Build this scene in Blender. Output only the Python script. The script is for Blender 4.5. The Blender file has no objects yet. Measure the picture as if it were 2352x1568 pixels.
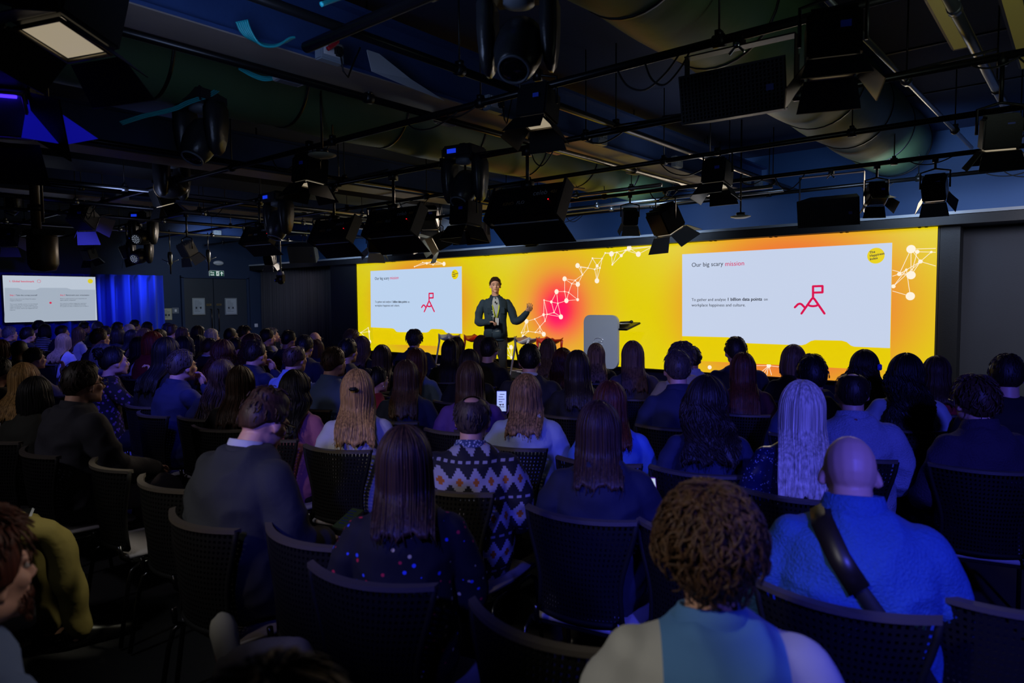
import bpy, bmesh, math, random
import numpy as np
from mathutils import Vector, Matrix
from math import sin, cos, pi, radians, sqrt, atan2, exp
C = bpy.context.scene.collection
SC = bpy.context.scene
# ---------------------------------------------------------------- camera, world, exposure, large lights
EYE = np.array([0.0, 0.0, 1.72]); FPX = 1568.0
def _R(yaw=40.1, pitch=3.5, roll=-0.5):
    y, p, r = map(radians, (yaw, 90-pitch, roll))
    Rz = lambda a: np.array([[cos(a),-sin(a),0],[sin(a),cos(a),0],[0,0,1]])
    Rx = lambda a: np.array([[1,0,0],[0,cos(a),-sin(a)],[0,sin(a),cos(a)]])
    return Rz(y) @ Rx(p) @ Rz(r)
CM = _R()
cam = bpy.data.objects.new('camera', bpy.data.cameras.new('camera')); C.objects.link(cam)
cam.data.sensor_width = 36.0; cam.data.lens = 24.0
M4 = Matrix.Identity(4)
for i in range(3):
    for j in range(3): M4[i][j] = CM[i][j]
cam.matrix_world = Matrix.Translation(EYE) @ M4
cam.data.dof.use_dof = True; cam.data.dof.focus_distance = 7.0; cam.data.dof.aperture_fstop = 2.8
cam.data.clip_start = 0.05
SC.camera = cam
# a world point for a thing seen in a given direction, on a known real plane (wall, rig height, row)
def ray(x, y): return CM @ np.array([(x-1176)/FPX, -(y-784)/FPX, -1.0])
def atz(x, y, z): v = ray(x, y); return EYE + v*(z-EYE[2])/v[2]
def aty(x, y, Y): v = ray(x, y); return EYE + v*Y/v[1]
def atx(x, y, X): v = ray(x, y); return EYE + v*X/v[0]
W = bpy.data.worlds.new('world'); SC.world = W; W.use_nodes = True
W.node_tree.nodes['Background'].inputs[0].default_value = (0.10, 0.13, 0.30, 1)
W.node_tree.nodes['Background'].inputs[1].default_value = 0.010
SC.view_settings.view_transform = 'Standard'; SC.view_settings.look = 'None'
SC.view_settings.gamma = 1.0; SC.view_settings.use_curve_mapping = False
SC.view_settings.exposure = 0.0
def spot(name, loc, target, col, power, angle, blend=.5, size=.12):
    l = bpy.data.lights.new(name, 'SPOT'); l.color = col; l.energy = power
    l.spot_size = radians(angle); l.spot_blend = blend; l.shadow_soft_size = size
    o = bpy.data.objects.new(name, l); C.objects.link(o)
    o.location = loc; o.rotation_euler = (Vector(target)-Vector(loc)).to_track_quat('-Z','Y').to_euler()
    return o
BLUE = (0.075, 0.085, 1.0)
# blue washes over the audience
spot('blue_wash_light', (1.6,-0.2,3.0), (-0.9,3.9,0.3), BLUE, 820, 44)
spot('blue_wash_light', (-0.2,-1.2,3.0), (-3.2,4.4,0.3), BLUE, 430, 36)
spot('blue_wash_light', (-4.3,1.3,2.6), (-7.0,3.8,0.6), BLUE, 240, 60)
spot('blue_wash_light', (-9.6,2.7,2.95), (-12.6,3.7,0.7), BLUE, 330, 74)
spot('curtain_fill_light', (-16.1,7.3,2.9), (-16.75,5.9,1.5), (0.08,0.18,1.0), 120, 50, .9)  # added spots that bring out bright streaks in the curtain
spot('curtain_fill_light', (-15.4,6.6,3.2), (-16.8,5.6,1.2), (0.08,0.16,1.0), 60, 36, .9)
# white stage light, then added spots towards the audience that brighten its faces
spot('stage_key_light', (-6.3,4.9,2.95), (-7.15,8.1,1.45), (1.0,0.92,0.84), 380, 24)
spot('stage_key_light', (-3.6,5.2,2.95), (-5.6,8.7,0.9), (0.95,0.97,1.0), 430, 26, .8)
spot('stage_key_light', (-8.5,5.2,2.95), (-7.9,8.6,1.0), (1.0,0.95,0.88), 90, 34, .8)
spot('face_fill_light', (-8.5,9.1,2.95), (-8.6,4.5,1.2), (1.0,0.80,0.62), 130, 85, .9, .3)
spot('face_fill_light', (-13.2,8.6,2.9), (-12.0,4.0,1.2), (1.0,0.84,0.70), 120, 80, .9, .3)
spot('face_fill_light', (-3.8,9.1,2.95), (-3.4,4.2,1.2), (1.0,0.82,0.60), 60, 80, .9, .3)
spot('face_fill_light', (-6.4,7.2,2.95), (-4.9,1.9,1.1), (1.0,0.78,0.58), 150, 44, .9, .3)
spot('face_fill_light', (-10.4,7.2,2.95), (-8.2,2.8,1.1), (1.0,0.80,0.62), 130, 60, .9, .3)
spot('face_fill_light', (-1.8,9.1,2.95), (-1.2,4.0,1.2), (1.0,0.85,0.65), 40, 60, .9, .3)
spot('row_fill_light', (-4.3,-1.3,3.0), (-4.9,1.7,0.9), (0.95,0.88,1.0), 55, 48, .9)  # added fill for the left rows
# added fill spots that brighten the nearest rows and some single sitters
spot('row_fill_light', (-2.0,-1.6,3.0), (-3.0,3.4,0.6), (1.0,0.80,0.62), 110, 40, .9)
spot('face_fill_light', (-5.5,4.4,2.95), (-4.9,1.7,1.1), (1.0,0.80,0.62), 34, 50, .9, .2)  # added spot that brightens dark faces at left
spot('row_fill_light', (-0.9,1.9,3.0), (-1.5,0.5,1.1), (1.0,0.88,0.85), 40, 32, .9)
spot('row_fill_light', (-1.1,-0.7,3.0), (-0.62,1.35,1.1), (1.0,0.95,0.88), 90, 21, .7)
spot('row_fill_light', (-3.2,-0.9,3.0), (-3.0,1.6,0.9), (0.9,0.95,1.0), 60, 44, .9)
spot('row_fill_light', (-2.5,2.3,3.0), (-3.92,1.0,0.35), (1.0,0.93,0.70), 130, 17, .6)
spot('row_fill_light', (-2.7,-1.1,3.0), (-1.75,1.5,1.1), (1.0,0.92,0.85), 60, 22, .9)
spot('row_fill_light', (-2.0,2.6,3.0), (-3.0,3.4,1.1), (1.0,0.93,0.8), 22, 60, .9)
# added spots without fixtures, pointing up to brighten and tint the soffit
spot('soffit_fill_light', (-2.6,1.3,2.75), (-3.2,2.6,3.8), (0.40,0.55,1.0), 30, 150, .9, .3)
spot('soffit_fill_light', (-2.8,6.6,2.7), (-3.0,6.4,3.8), (0.85,0.85,0.9), 14, 150, .9, .3)
spot('soffit_fill_light', (-8.6,3.0,2.6), (-8.8,4.6,3.8), (0.45,0.55,1.0), 16, 150, .9, .3)
spot('soffit_fill_light', (0.2,3.4,2.7), (-.6,4.0,3.8), (0.8,0.95,0.8), 12, 150, .9, .3)
# added spots brightening the upper, right and left walls
for x_, e_ in ((-1.6,75),(-5.0,85),(-8.4,85),(-12.2,75)):
    spot('wall_fill_light', (x_,8.2,2.95), (x_-.4,10.3,2.85), (0.50,0.68,1.0), e_, 120, .9, .3)
spot('wall_fill_light', (0.6,6.8,2.9), (0.2,9.9,1.6), (0.75,0.78,1.0), 420, 80, .9, .3)
spot('wall_fill_light', (-13.5,6.8,3.0), (-16.9,8.4,1.8), (0.6,0.75,1.0), 130, 90, .9, .3)
spot('wall_fill_light', (-14.0,8.4,3.0), (-15.2,9.5,1.6), (0.8,0.8,1.0), 30, 100, .9, .3)
# ---------------------------------------------------------------- helpers
def setp(o, label=None, cat=None, group=None, kind=None):
    if label: o['label'] = label
    if cat: o['category'] = cat
    if group: o['group'] = group
    if kind: o['kind'] = kind
    return o
def thing(name, label, cat, loc=(0,0,0), rz=0.0, group=None):
    o = bpy.data.objects.new(name, None); o.empty_display_size = .1; C.objects.link(o)
    o.location = loc; o.rotation_euler = (0,0,rz)
    return setp(o, label, cat, group)
def link(name, me, m=None, parent=None):
    o = bpy.data.objects.new(name, me); C.objects.link(o)
    if m is not None:
        if len(me.materials) == 0: me.materials.append(m)
        o.material_slots[0].link = 'OBJECT'; o.material_slots[0].material = m
    if parent is not None: o.parent = parent
    return o
class G:
    """collects vertices and faces of ONE mesh"""
    def __init__(s): s.v = []; s.f = []
    def add(s, v, f):
        b = len(s.v); s.v.extend([tuple(map(float,p)) for p in v]); s.f.extend([tuple(b+i for i in q) for q in f]); return s
    def mesh(s, name='mesh', smooth=True):
        me = bpy.data.meshes.new(name); me.from_pydata(s.v, [], s.f); me.update()
        bm = bmesh.new(); bm.from_mesh(me); bmesh.ops.recalc_face_normals(bm, faces=bm.faces); bm.to_mesh(me); bm.free()
        if smooth: me.polygons.foreach_set('use_smooth', [True]*len(me.polygons))
        return me
    def obj(s, name, m, parent=None, smooth=True): return link(name, s.mesh(name, smooth), m, parent)
    def box(s, c, d, R=None):
        x,y,z = d[0]/2, d[1]/2, d[2]/2
        v = np.array([(-x,-y,-z),(x,-y,-z),(x,y,-z),(-x,y,-z),(-x,-y,z),(x,-y,z),(x,y,z),(-x,y,z)])
        if R is not None: v = v @ np.array(R).T
        return s.add(v+np.array(c), [(0,3,2,1),(4,5,6,7),(0,1,5,4),(1,2,6,5),(2,3,7,6),(3,0,4,7)])
    def bbox(s, c, d, b=.01, R=None):      # box with chamfered edges
        bm = bmesh.new(); bmesh.ops.create_cube(bm, size=1)
        for v in bm.verts: v.co = Vector((v.co.x*d[0], v.co.y*d[1], v.co.z*d[2]))
        bmesh.ops.bevel(bm, geom=bm.edges[:], offset=b, segments=2, affect='EDGES')
        bm.verts.index_update()
        v = np.array([tuple(q.co) for q in bm.verts])
        if R is not None: v = v @ np.array(R).T
        f = [tuple(q.index for q in fa.verts) for fa in bm.faces]; bm.free()
        return s.add(v+np.array(c), f)
    def rings(s, R, close=True, cyc=True):
        n = len(R[0]); v = [p for r in R for p in r]; f = []
        for i in range(len(R)-1):
            for j in range(n if cyc else n-1):
                k = (j+1) % n; f.append((i*n+j, i*n+k, (i+1)*n+k, (i+1)*n+j))
        if close:
            f.append(tuple(range(n))[::-1]); f.append(tuple((len(R)-1)*n+j for j in range(n)))
        return s.add(v, f)
    def tube(s, P, r, n=8, flat=1.0, up=None, caps=True):
        P = [np.array(p, float) for p in P]; m = len(P)
        if not hasattr(r, '__len__'): r = [r]*m
        T = [P[min(i+1,m-1)]-P[max(i-1,0)] for i in range(m)]
        T = [t/(np.linalg.norm(t)+1e-9) for t in T]
        u = np.array(up, float) if up is not None else (np.array([0,0,1.]) if abs(T[0][2]) < .9 else np.array([0,1.,0]))
        R = []
        for i in range(m):
            u = u - T[i]*np.dot(u, T[i]); nu = np.linalg.norm(u)
            if nu < 1e-6: u = np.cross(T[i], [1,0,.1]); nu = np.linalg.norm(u)
            u = u/nu; w = np.cross(T[i], u)
            rr = r[i]; a, b = (rr if hasattr(rr,'__len__') else (rr, rr*flat))
            R.append([P[i]+a*cos(2*pi*k/n)*w+b*sin(2*pi*k/n)*u for k in range(n)])
        return s.rings(R, close=caps)
    def ell(s, c, r, n=12, m=8, R=None):
        v = [(0,0,1)]+[(sin(pi*i/m)*cos(2*pi*j/n), sin(pi*i/m)*sin(2*pi*j/n), cos(pi*i/m)) for i in range(1,m) for j in range(n)]+[(0,0,-1)]
        v = np.array(v)*np.array(r)
        if R is not None: v = v @ np.array(R).T
        f = [(0,1+j,1+(j+1)%n) for j in range(n)]
        for i in range(m-2):
            for j in range(n):
                k=(j+1)%n; f.append((1+i*n+j,1+(i+1)*n+j,1+(i+1)*n+k,1+i*n+k))
        b = 1+(m-2)*n; L = len(v)-1
        f += [(b+j, L, b+(j+1)%n) for j in range(n)]
        return s.add(v+np.array(c), f)
    def lathe(s, prof, c=(0,0,0), n=20, R=None, close=True):
        Rg = []
        for r_, z_ in prof:
            p = np.array([(r_*cos(2*pi*k/n), r_*sin(2*pi*k/n), z_) for k in range(n)])
            if R is not None: p = p @ np.array(R).T
            Rg.append(p+np.array(c))
        return s.rings(Rg, close=close)
    def poly(s, pts, t, axis=1):           # flat outline in XZ given real thickness t along Y
        n = len(pts); v = [(x,-t/2,z) for x,z in pts]+[(x,t/2,z) for x,z in pts]
        f = [tuple(range(n)), tuple(range(2*n-1,n-1,-1))]+[(i,(i+1)%n,n+(i+1)%n,n+i) for i in range(n)]
        return s.add(v, f)
def rotm(x=0,y=0,z=0):
    from mathutils import Euler
    return np.array(Euler((radians(x),radians(y),radians(z))).to_matrix())
def dirm(d, up=(0,0,1)):                   # matrix whose +Z looks along d
    d = Vector(d).normalized(); return np.array(d.to_track_quat('Z','Y').to_matrix())
def lin(h):
    h = h.lstrip('#'); c = [int(h[i:i+2],16)/255 for i in (0,2,4)]
    return tuple((x/12.92 if x<=.04045 else ((x+.055)/1.055)**2.4) for x in c)
MATS = {}
def mat(name, col='808080', rough=.6, metal=0.0, emit=None, es=1.0, noise=0, nscale=8.0, bump=0, bscale=60.0, bstretch=(1,1,1), sheen=0, spec=None):
    if name in MATS: return MATS[name]
    m = bpy.data.materials.new(name); m.use_nodes = True; nt = m.node_tree; b = nt.nodes['Principled BSDF']
    c = lin(col) if isinstance(col, str) else col
    b.inputs['Base Color'].default_value = (*c,1); b.inputs['Roughness'].default_value = rough; b.inputs['Metallic'].default_value = metal
    if spec is not None: b.inputs['Specular IOR Level'].default_value = spec
    if sheen: b.inputs['Sheen Weight'].default_value = sheen
    if emit:
        e = lin(emit) if isinstance(emit,str) else emit
        b.inputs['Emission Color'].default_value = (*e,1); b.inputs['Emission Strength'].default_value = es
    if noise or bump:
        tc = nt.nodes.new('ShaderNodeTexCoord')
    if noise:
        n = nt.nodes.new('ShaderNodeTexNoise'); n.inputs['Scale'].default_value = nscale; n.inputs['Detail'].default_value = 4
        nt.links.new(tc.outputs['Object'], n.inputs['Vector'])
        mx = nt.nodes.new('ShaderNodeMix'); mx.data_type = 'RGBA'
        mx.inputs[6].default_value = (*[x*(1-noise) for x in c],1); mx.inputs[7].default_value = (*[min(1,x*(1+noise)) for x in c],1)
        nt.links.new(n.outputs['Fac'], mx.inputs[0]); nt.links.new(mx.outputs[2], b.inputs['Base Color'])
    if bump:
        mp = nt.nodes.new('ShaderNodeMapping'); mp.inputs['Scale'].default_value = bstretch
        n2 = nt.nodes.new('ShaderNodeTexNoise'); n2.inputs['Scale'].default_value = bscale; n2.inputs['Detail'].default_value = 3
        bp = nt.nodes.new('ShaderNodeBump'); bp.inputs['Strength'].default_value = bump; bp.inputs['Distance'].default_value = .02
        nt.links.new(tc.outputs['Object'], mp.inputs[0]); nt.links.new(mp.outputs[0], n2.inputs['Vector'])
        nt.links.new(n2.outputs['Fac'], bp.inputs['Height']); nt.links.new(bp.outputs[0], b.inputs['Normal'])
    MATS[name] = m; return m
def nodes(m):
    nt = m.node_tree
    def N(t, **k):
        n = nt.nodes.new(t)
        for a, v in k.items(): setattr(n, a, v)
        return n
    def val(s):
        if isinstance(s,(int,float)):
            n = N('ShaderNodeValue'); n.outputs[0].default_value = s; return n.outputs[0]
        return s
    def M(op, a, b=0.0, c=None):
        n = N('ShaderNodeMath', operation=op)
        for i, s in enumerate((a,b) if c is None else (a,b,c)):
            if isinstance(s,(int,float)): n.inputs[i].default_value = s
            else: nt.links.new(s, n.inputs[i])
        return n.outputs[0]
    def mix(f, a, b):
        n = N('ShaderNodeMix', data_type='RGBA')
        for i, s in ((0,f),(6,a),(7,b)):
            if isinstance(s,(int,float)): n.inputs[i].default_value = s
            elif isinstance(s,tuple): n.inputs[i].default_value = (*s,1)
            else: nt.links.new(s, n.inputs[i])
        return n.outputs[2]
    tc = N('ShaderNodeTexCoord'); sx = N('ShaderNodeSeparateXYZ'); nt.links.new(tc.outputs['Object'], sx.inputs[0])
    return nt, N, M, mix, tc, sx.outputs
def text(body, size, loc, rot, m, name, parent, bold=False, align='LEFT', ext=.0008):
    c = bpy.data.curves.new(name, 'FONT'); c.body = body; c.size = size; c.align_x = align; c.extrude = ext
    if bold: c.offset = size*.018
    c.resolution_u = 3
    o = bpy.data.objects.new(name, c); C.objects.link(o)
    dg = bpy.context.evaluated_depsgraph_get(); me = bpy.data.meshes.new_from_object(o.evaluated_get(dg))
    bpy.data.objects.remove(o); 
    w = max(v.co.x for v in me.vertices) if len(me.vertices) else 0
    me.materials.clear(); ob = link(name, me, m, parent); ob.location = loc; ob.rotation_euler = rot
    return ob, w
def struct(o, kind='structure'): o['kind'] = kind; return o
# ---------------------------------------------------------------- materials of the room
m_black = mat('black_paint','0c0d10',.55,bump=.05)
m_blackmetal = mat('black_powder_coat','101114',.38,.3,bump=.1,bscale=300)
m_pipe = mat('black_pipe_paint','1c1c1e',.28,.6)
m_steel = mat('galvanised_tube','8a8f96',.3,.9)
m_chrome = mat('chrome','b8bcc4',.15,1.0)
m_navy = mat('navy_wall_paint','1b2d4a',.7,noise=.12,nscale=2,bump=.05)
m_white = mat('white_enamel','d8d8da',.4)
m_grey = mat('grey_enamel','6c7480',.45)
# ---------------------------------------------------------------- room shell
XL, YS, YW = -16.9, 9.9, 10.3
m_floor = mat('carpet','1b1b1e',.95,noise=.5,nscale=60,bump=.5,bscale=250)
m_dark = mat('slate_wall','2a2c33',.8,noise=.1,nscale=3,bump=.05)
m_ceil = mat('ceiling_soffit','1e3056',.85,noise=.3,nscale=1.5,bump=.1)
struct(G().box((-7,3.5,-.05),(22,15,.1)).obj('floor',m_floor,smooth=False))
ceil = struct(G().box((-7,3.5,3.88),(22,15,.12)).obj('ceiling',m_ceil,smooth=False))
struct(G().box((XL-.05,3.5,1.9),(.1,15,3.9)).obj('wall_left',m_navy,smooth=False))
struct(G().box((3.0,3.5,1.9),(.1,15,3.9)).obj('wall_right',m_dark,smooth=False))
struct(G().box((-7,-3.0,1.9),(22,.1,3.9)).obj('wall_back',m_dark,smooth=False))
struct(G().box((-7,YS+.05,1.32),(22,.1,2.64)).obj('wall_front',m_dark,smooth=False))
struct(G().box((-7,YW+.05,3.2),(22,.1,1.4)).box((-7,10.1,2.62),(22,.4,.06)).obj('wall_upper',mat('upper_wall_paint','2c5286',.6,noise=.1,nscale=2),smooth=False))
# ledge over the screen: a black header band and a pale trim strip
struct(G().box((-7,9.62,2.60),(22,.5,.11)).obj('trim_1',m_black,smooth=False))
struct(G().box((-7,9.60,2.676),(22,.5,.035)).obj('trim_2',mat('pale_trim','8f959c',.35),smooth=False))
# corrugated soffit on the left and panel joints
m_rib = mat('ribbed_soffit','223048',.45,.2)
rib = G().box((0,3.5,0),(.14,14.6,.10)).mesh('rib',False)
for i in range(24):
    o = link('soffit_rib', rib, m_rib, ceil); o.location = (-8.2-i*.36, 0, 3.77)
for i in range(7):
    o = link('soffit_joint', G().box((0,0,0),(5.0,.03,.012)).mesh('j',False) if i==0 else jm, m_black, ceil); jm = o.data; o.location = (-.2,-1+i*1.55,3.815)
# beams that run towards the stage
m_flange = mat('lit_flange','8c8078',.5,noise=.25,nscale=3)  # paler tone stands for light on the beam undersides
m_beam = mat('beam_paint','2a4478',.5,noise=.25,nscale=3,bump=.15,bscale=20)
for i, (x0,x1,z0,z1) in enumerate([(-4.08,-3.66,3.2,3.62),(-7.6,-7.22,3.2,3.6),(-11.0,-10.6,3.2,3.6),(-15.2,-14.8,3.2,3.6)]):
    g = G().box(((x0+x1)/2,3.6,z0+.012),(x1-x0,13.2,.024)).box(((x0+x1)/2,3.6,z1-.012),(x1-x0,13.2,.024)).box(((x0+x1)/2+.12,3.6,(z0+z1)/2),(.02,13.2,z1-z0))
    struct(g.obj('trim_%d'%(3+i), m_beam, smooth=False))
    o_=bpy.data.objects['trim_%d'%(3+i)]; fl=G().box(((x0+x1)/2,3.6,z0-.004),(x1-x0+.01,13.2,.008)).obj('flange_face',m_flange,o_,False)
# stage platform
m_stage = mat('stage_deck','1a1b1e',.4,noise=.2,nscale=6)
SZ = .28
st = thing('stage','low black stage platform below the wide screen','stage',(-7.2,8.4,0))
G().box((0,0,SZ/2-.02),(12.4,2.4,SZ-.04)).obj('platform',m_black,st,False)
for i in range(10):
    o = link('deck_panel', G().bbox((0,0,0),(1.235,2.42,.04),.004).mesh('deck',False) if i==0 else dk, m_stage, st); dk=o.data; o.location=(-5.58+i*1.24,0,SZ-.02)
G().box((0,-1.215,SZ-.05),(12.4,.02,.05)).obj('nosing',mat('stage_nosing','5a6066',.5),st,False)
# ---------------------------------------------------------------- the LED wall
def SW(x, y): p = aty(x, y, 9.5); return float(p[0]), float(p[2])
LX0, LX1, LZ0, LZ1 = -12.50, -1.385, .63, 2.54
led = thing('led_wall','very wide bright yellow video wall with two white slides','screen',(0,9.5,0))
G().box(((LX0+LX1)/2,.17,(LZ0+LZ1)/2),(LX1-LX0+.04,.30,LZ1-LZ0+.04)).obj('cabinet',m_black,led,False)
def lm(name, c, s=1.0):
    return mat(name,(0.0,0.0,0.0),.6,emit=c,es=s)
mb = bpy.data.materials.new('led_background'); mb.use_nodes = True
nt,N,Mt,mix,tc,sx = nodes(mb)
def radial(cx,cz,r0,r1,sz=1.0):
    d = Mt('SQRT', Mt('ADD', Mt('POWER', Mt('SUBTRACT', sx[0], cx), 2.0), Mt('POWER', Mt('MULTIPLY', Mt('SUBTRACT', sx[2], cz), sz), 2.0)))
    n = N('ShaderNodeMapRange', interpolation_type='SMOOTHSTEP'); nt.links.new(d, n.inputs[0])
    n.inputs[1].default_value = r0; n.inputs[2].default_value = r1; n.inputs[3].default_value = 1; n.inputs[4].default_value = 0
    return n.outputs[0]
c0 = SW(1285,705); c1 = SW(955,700); c2 = SW(1815,705)
gr = N('ShaderNodeMapRange'); nt.links.new(sx[0], gr.inputs[0]); gr.inputs[1].default_value=-12.5; gr.inputs[2].default_value=-4.5
base = mix(gr.outputs[0], lin('d8c800'), lin('e2cd00'))
col = mix(radial(c0[0],c0[1],.25,1.45), base, lin('ee8c3a'))
col = mix(radial(c1[0]+.1,c1[1],.7,2.0,1.5), col, lin('e8752e'))
col = mix(radial(c2[0]-.05,c2[1],.8,2.15,1.3), col, lin('ee7036'))
col = mix(radial(c0[0],c0[1],.10,.75), col, lin('ff2a4a'))
col = mix(radial(c0[0]-.05,c0[1]-.1,.05,.42), col, lin('ff0060'))
b = nt.nodes['Principled BSDF']; b.inputs['Base Color'].default_value=(0,0,0,1); b.inputs['Roughness'].default_value=.6
nt.links.new(col, b.inputs['Emission Color']); b.inputs['Emission Strength'].default_value = 1.0
G().box(((LX0+LX1)/2,-.002,(LZ0+LZ1)/2),(LX1-LX0,.02,LZ1-LZ0)).obj('screen_panel',mb,led,False)
# network drawing
m_net = lm('network_white','fff2dc',1.0)
g = G()
def disc(g, x, z, r, y=-.015, n=16, t=.004):
    g.poly([(x+r*cos(2*pi*k/n), z+r*sin(2*pi*k/n)) for k in range(n)], t); 
    m = 2*n
    for i in range(len(g.v)-m, len(g.v)): g.v[i] = (g.v[i][0], g.v[i][1]+y, g.v[i][2])
def line(g, a, b_, w=.006, y=-.014, t=.003):
    a = np.array(a); b_ = np.array(b_); d = b_-a; L = np.linalg.norm(d)+1e-9; n = np.array([-d[1],d[0]])/L*w/2
    g.poly([tuple(a+n),tuple(a-n),tuple(b_-n),tuple(b_+n)], t)
    for i in range(len(g.v)-8, len(g.v)): g.v[i] = (g.v[i][0], g.v[i][1]+y, g.v[i][2])
K3 = lambda x,y: SW(800+x/3.095, 560+y/3.095)
K4 = lambda x,y: SW(1450+x/3.095, 500+y/3.095)
cl = [[(1270,550,3),(1329,534,1),(1402,548,1),(1365,588,1),(1283,621,1),(1333,628,1),(1235,630,1),(1366,623,1),(1393,641,3),(1392,503,2),(1417,500,1),(1466,487,1),(1515,518,3),(1395,399,1),(1447,412,2),(1554,403,3),(1493,422,1),(1484,339,3),(1541,338,1),(1570,345,1),(1634,396,2),(1592,283,1),(1541,248,3),(1617,259,1),(1635,287,3),(1668,219,1),(1633,154,3),(1656,168,1),(1771,262,3),(1755,181,1),(1772,156,2),(1793,171,1),(1739,102,1),(1874,71,3),(1830,65,1),(1808,104,1),(1880,148,1),(1913,60,1),(1944,83,2),(2000,30,3),(2065,73,3),(2168,18,1),(1973,45,1),(1707,171,1),(1245,655,2)],
 [(474,162,1),(533,133,1),(562,138,2),(606,149,1),(684,142,3),(587,130,1),(630,124,1)],
 [(145,595,1),(152,623,2),(157,695,3),(92,630,1)],
 [(1161,734,3),(1097,761,1),(1164,807,2),(1120,700,1)]]
for ci, c_ in enumerate(cl):
    P = [K3(x,y) for x,y,_ in c_]
    for i,(p,(x,y,s)) in enumerate(zip(P,c_)):
        disc(g, p[0], p[1], (.014,.026,.042)[s-1])
        ds = sorted((((p[0]-q[0])**2+(p[1]-q[1])**2)**.5, j) for j,q in enumerate(P) if j!=i)
        for d, j in ds[:3]:
            if d < .85: line(g, p, P[j])
c_ = [(1990,223,3),(2034,242,2),(2134,244,1),(2057,311,2),(1957,369,1),(1907,400,2),(1990,408,3),(1865,487,2),(1985,557,3)]
P = [K4(x,y) for x,y,_ in c_]
for p,(x,y,s) in zip(P,c_): disc(g, p[0], p[1], (.014,.024,.05)[s-1])
ext = [K4(*q) for q in ((2166,218),(2166,246),(2166,343),(1858,372),(1858,520),(1858,415))]
for i,j in ((0,3),(0,6),(0,5),(0,1),(1,2),(2,3),(3,6),(3,5),(4,7),(4,8),(4,5),(5,6),(6,1),(7,3)): line(g, P[i], P[j])
for i,j in ((0,0),(2,1),(3,2),(6,3),(8,4),(5,5)): line(g, P[i], ext[j])
c_ = [(980,1050,3),(560,1062,2)]; P = [K4(x,y) for x,y,_ in c_]
for p in P: disc(g,p[0],p[1],.03)
for q in ((890,1050),(940,1115),(965,1118),(1000,1118),(1080,1062),(900,1118)): line(g, P[0], K4(*q))
g.obj('network_graphic', m_net, led, False)
# slides
m_pink = lm('icon_pink','d8124e'); m_ink = lm('slide_ink','24262e'); m_yl = lm('slide_yellow','e8cf00')
def fit(body, x0, x1, z, m, name, parent, y, bold=False, rot=(pi/2,0,0), plane='Y', size=None, zrot=0):
    o, w = text(body, 1.0, (0,0,0), rot, m, name, parent, bold)
    s = abs(x1-x0)/max(w,1e-6)
    o.scale = (s, s if size is None else size, 1)
    o.location = (x0, y, z) if plane=='Y' else (y, x0, z)
    return s
def slide(px, heading, para, icon, logo, cardcol, bright):
    s = bpy.data.objects.new('slide', None); C.objects.link(s); s.parent = led
    card = [SW(*p) for p in px['white']]; full = [SW(*p) for p in px['full']]
    G().poly(full, .006).obj('slide_base', lm('slide_base_'+bright,'e6cc00',1.0), s, False).location = (0,-.020,0)
    G().poly(card, .006).obj('slide_card', lm('slide_card_'+bright, cardcol, 1.0), s, False).location = (0,-.026,0)
    Y = -.0305
    for body,a,b_,m,bold in heading+para:
        x0,z0 = SW(*a); x1,_ = SW(*b_)
        fit(body, x0, x1, z0, m, 'slide_text', s, Y, bold)
    g = G()
    for pl in icon:
        Q = [SW(*p) for p in pl]
        for a,b_ in zip(Q[:-1],Q[1:]): line(g, a, b_, .028, y=Y)
        for q in Q: disc(g, q[0], q[1], .014, y=Y, n=10)
    g.obj('flag_mountain_icon', m_pink, s, False)
    x,z = SW(*logo[0]); r = logo[1]; g = G(); disc(g, x, z, r, y=Y, n=28); g.obj('logo_disc', m_yl, s, False)
    for i, wd in enumerate(('The','Happiness','Index')):
        o,w = text(wd, r*.42, (x-r*.72+i*.02*r, Y-.004, z+r*(.28-.42*i)), (pi/2,radians(-9),0), m_ink, 'logo_text', s, True)
K4p = lambda x,y: (1450+x/3.095, 500+y/3.095)
K3p = lambda x,y: (800+x/3.095, 560+y/3.095)
tab2 = [(368,840),(690,848),(730,856),(765,880),(800,889),(1215,905),(1245,897),(1280,875),(1310,868),(1500,872),(1535,882),(1565,907),(1590,915),(1842,925)]
# the yellow tab at the left of the right slide matches the one the left slide shows
slide(dict(white=[K4p(1858,178),K4p(368,260)]+[K4p(*q) for q in tab2], full=[K4p(1858,178),K4p(368,260),K4p(368,1010),K4p(1842,1085)]),
  [('Our big scary',(1590.5,613),(1663,611),m_ink,False),('mission',(1667,611),(1711,609),lm('slide_pink','d4145a'),False)],
  [('To gather and analyse',(1590.5,691),(1669,691),m_ink,False),('1 billion data points',(1672,690.5),(1752,690),m_ink,True),('on',(1756,690),(1765,690),m_ink,False),('workplace happiness and culture.',(1590.5,703.5),(1714,703),m_ink,False)],
  [[K4p(*q) for q in pl] for pl in ([(1297,570),(1297,487),(1364,485),(1364,530),(1297,532)],[(1215,680),(1283,583),(1290,574),(1297,572),(1304,574),(1311,583),(1378,680)],[(1258,618),(1278,626),(1297,628),(1316,626),(1335,618)],[(1168,636),(1190,614),(1203,610),(1215,614),(1241,640)])],
  (K4p(1743,270),.098),'c6d2ea','right')
tab1 = [(168,592),(318,599),(333,604),(348,622),(362,626),(560,629),(576,624),(592,606),(606,603),(670,606),(686,612),(702,630),(716,634),(815,637)]
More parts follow.
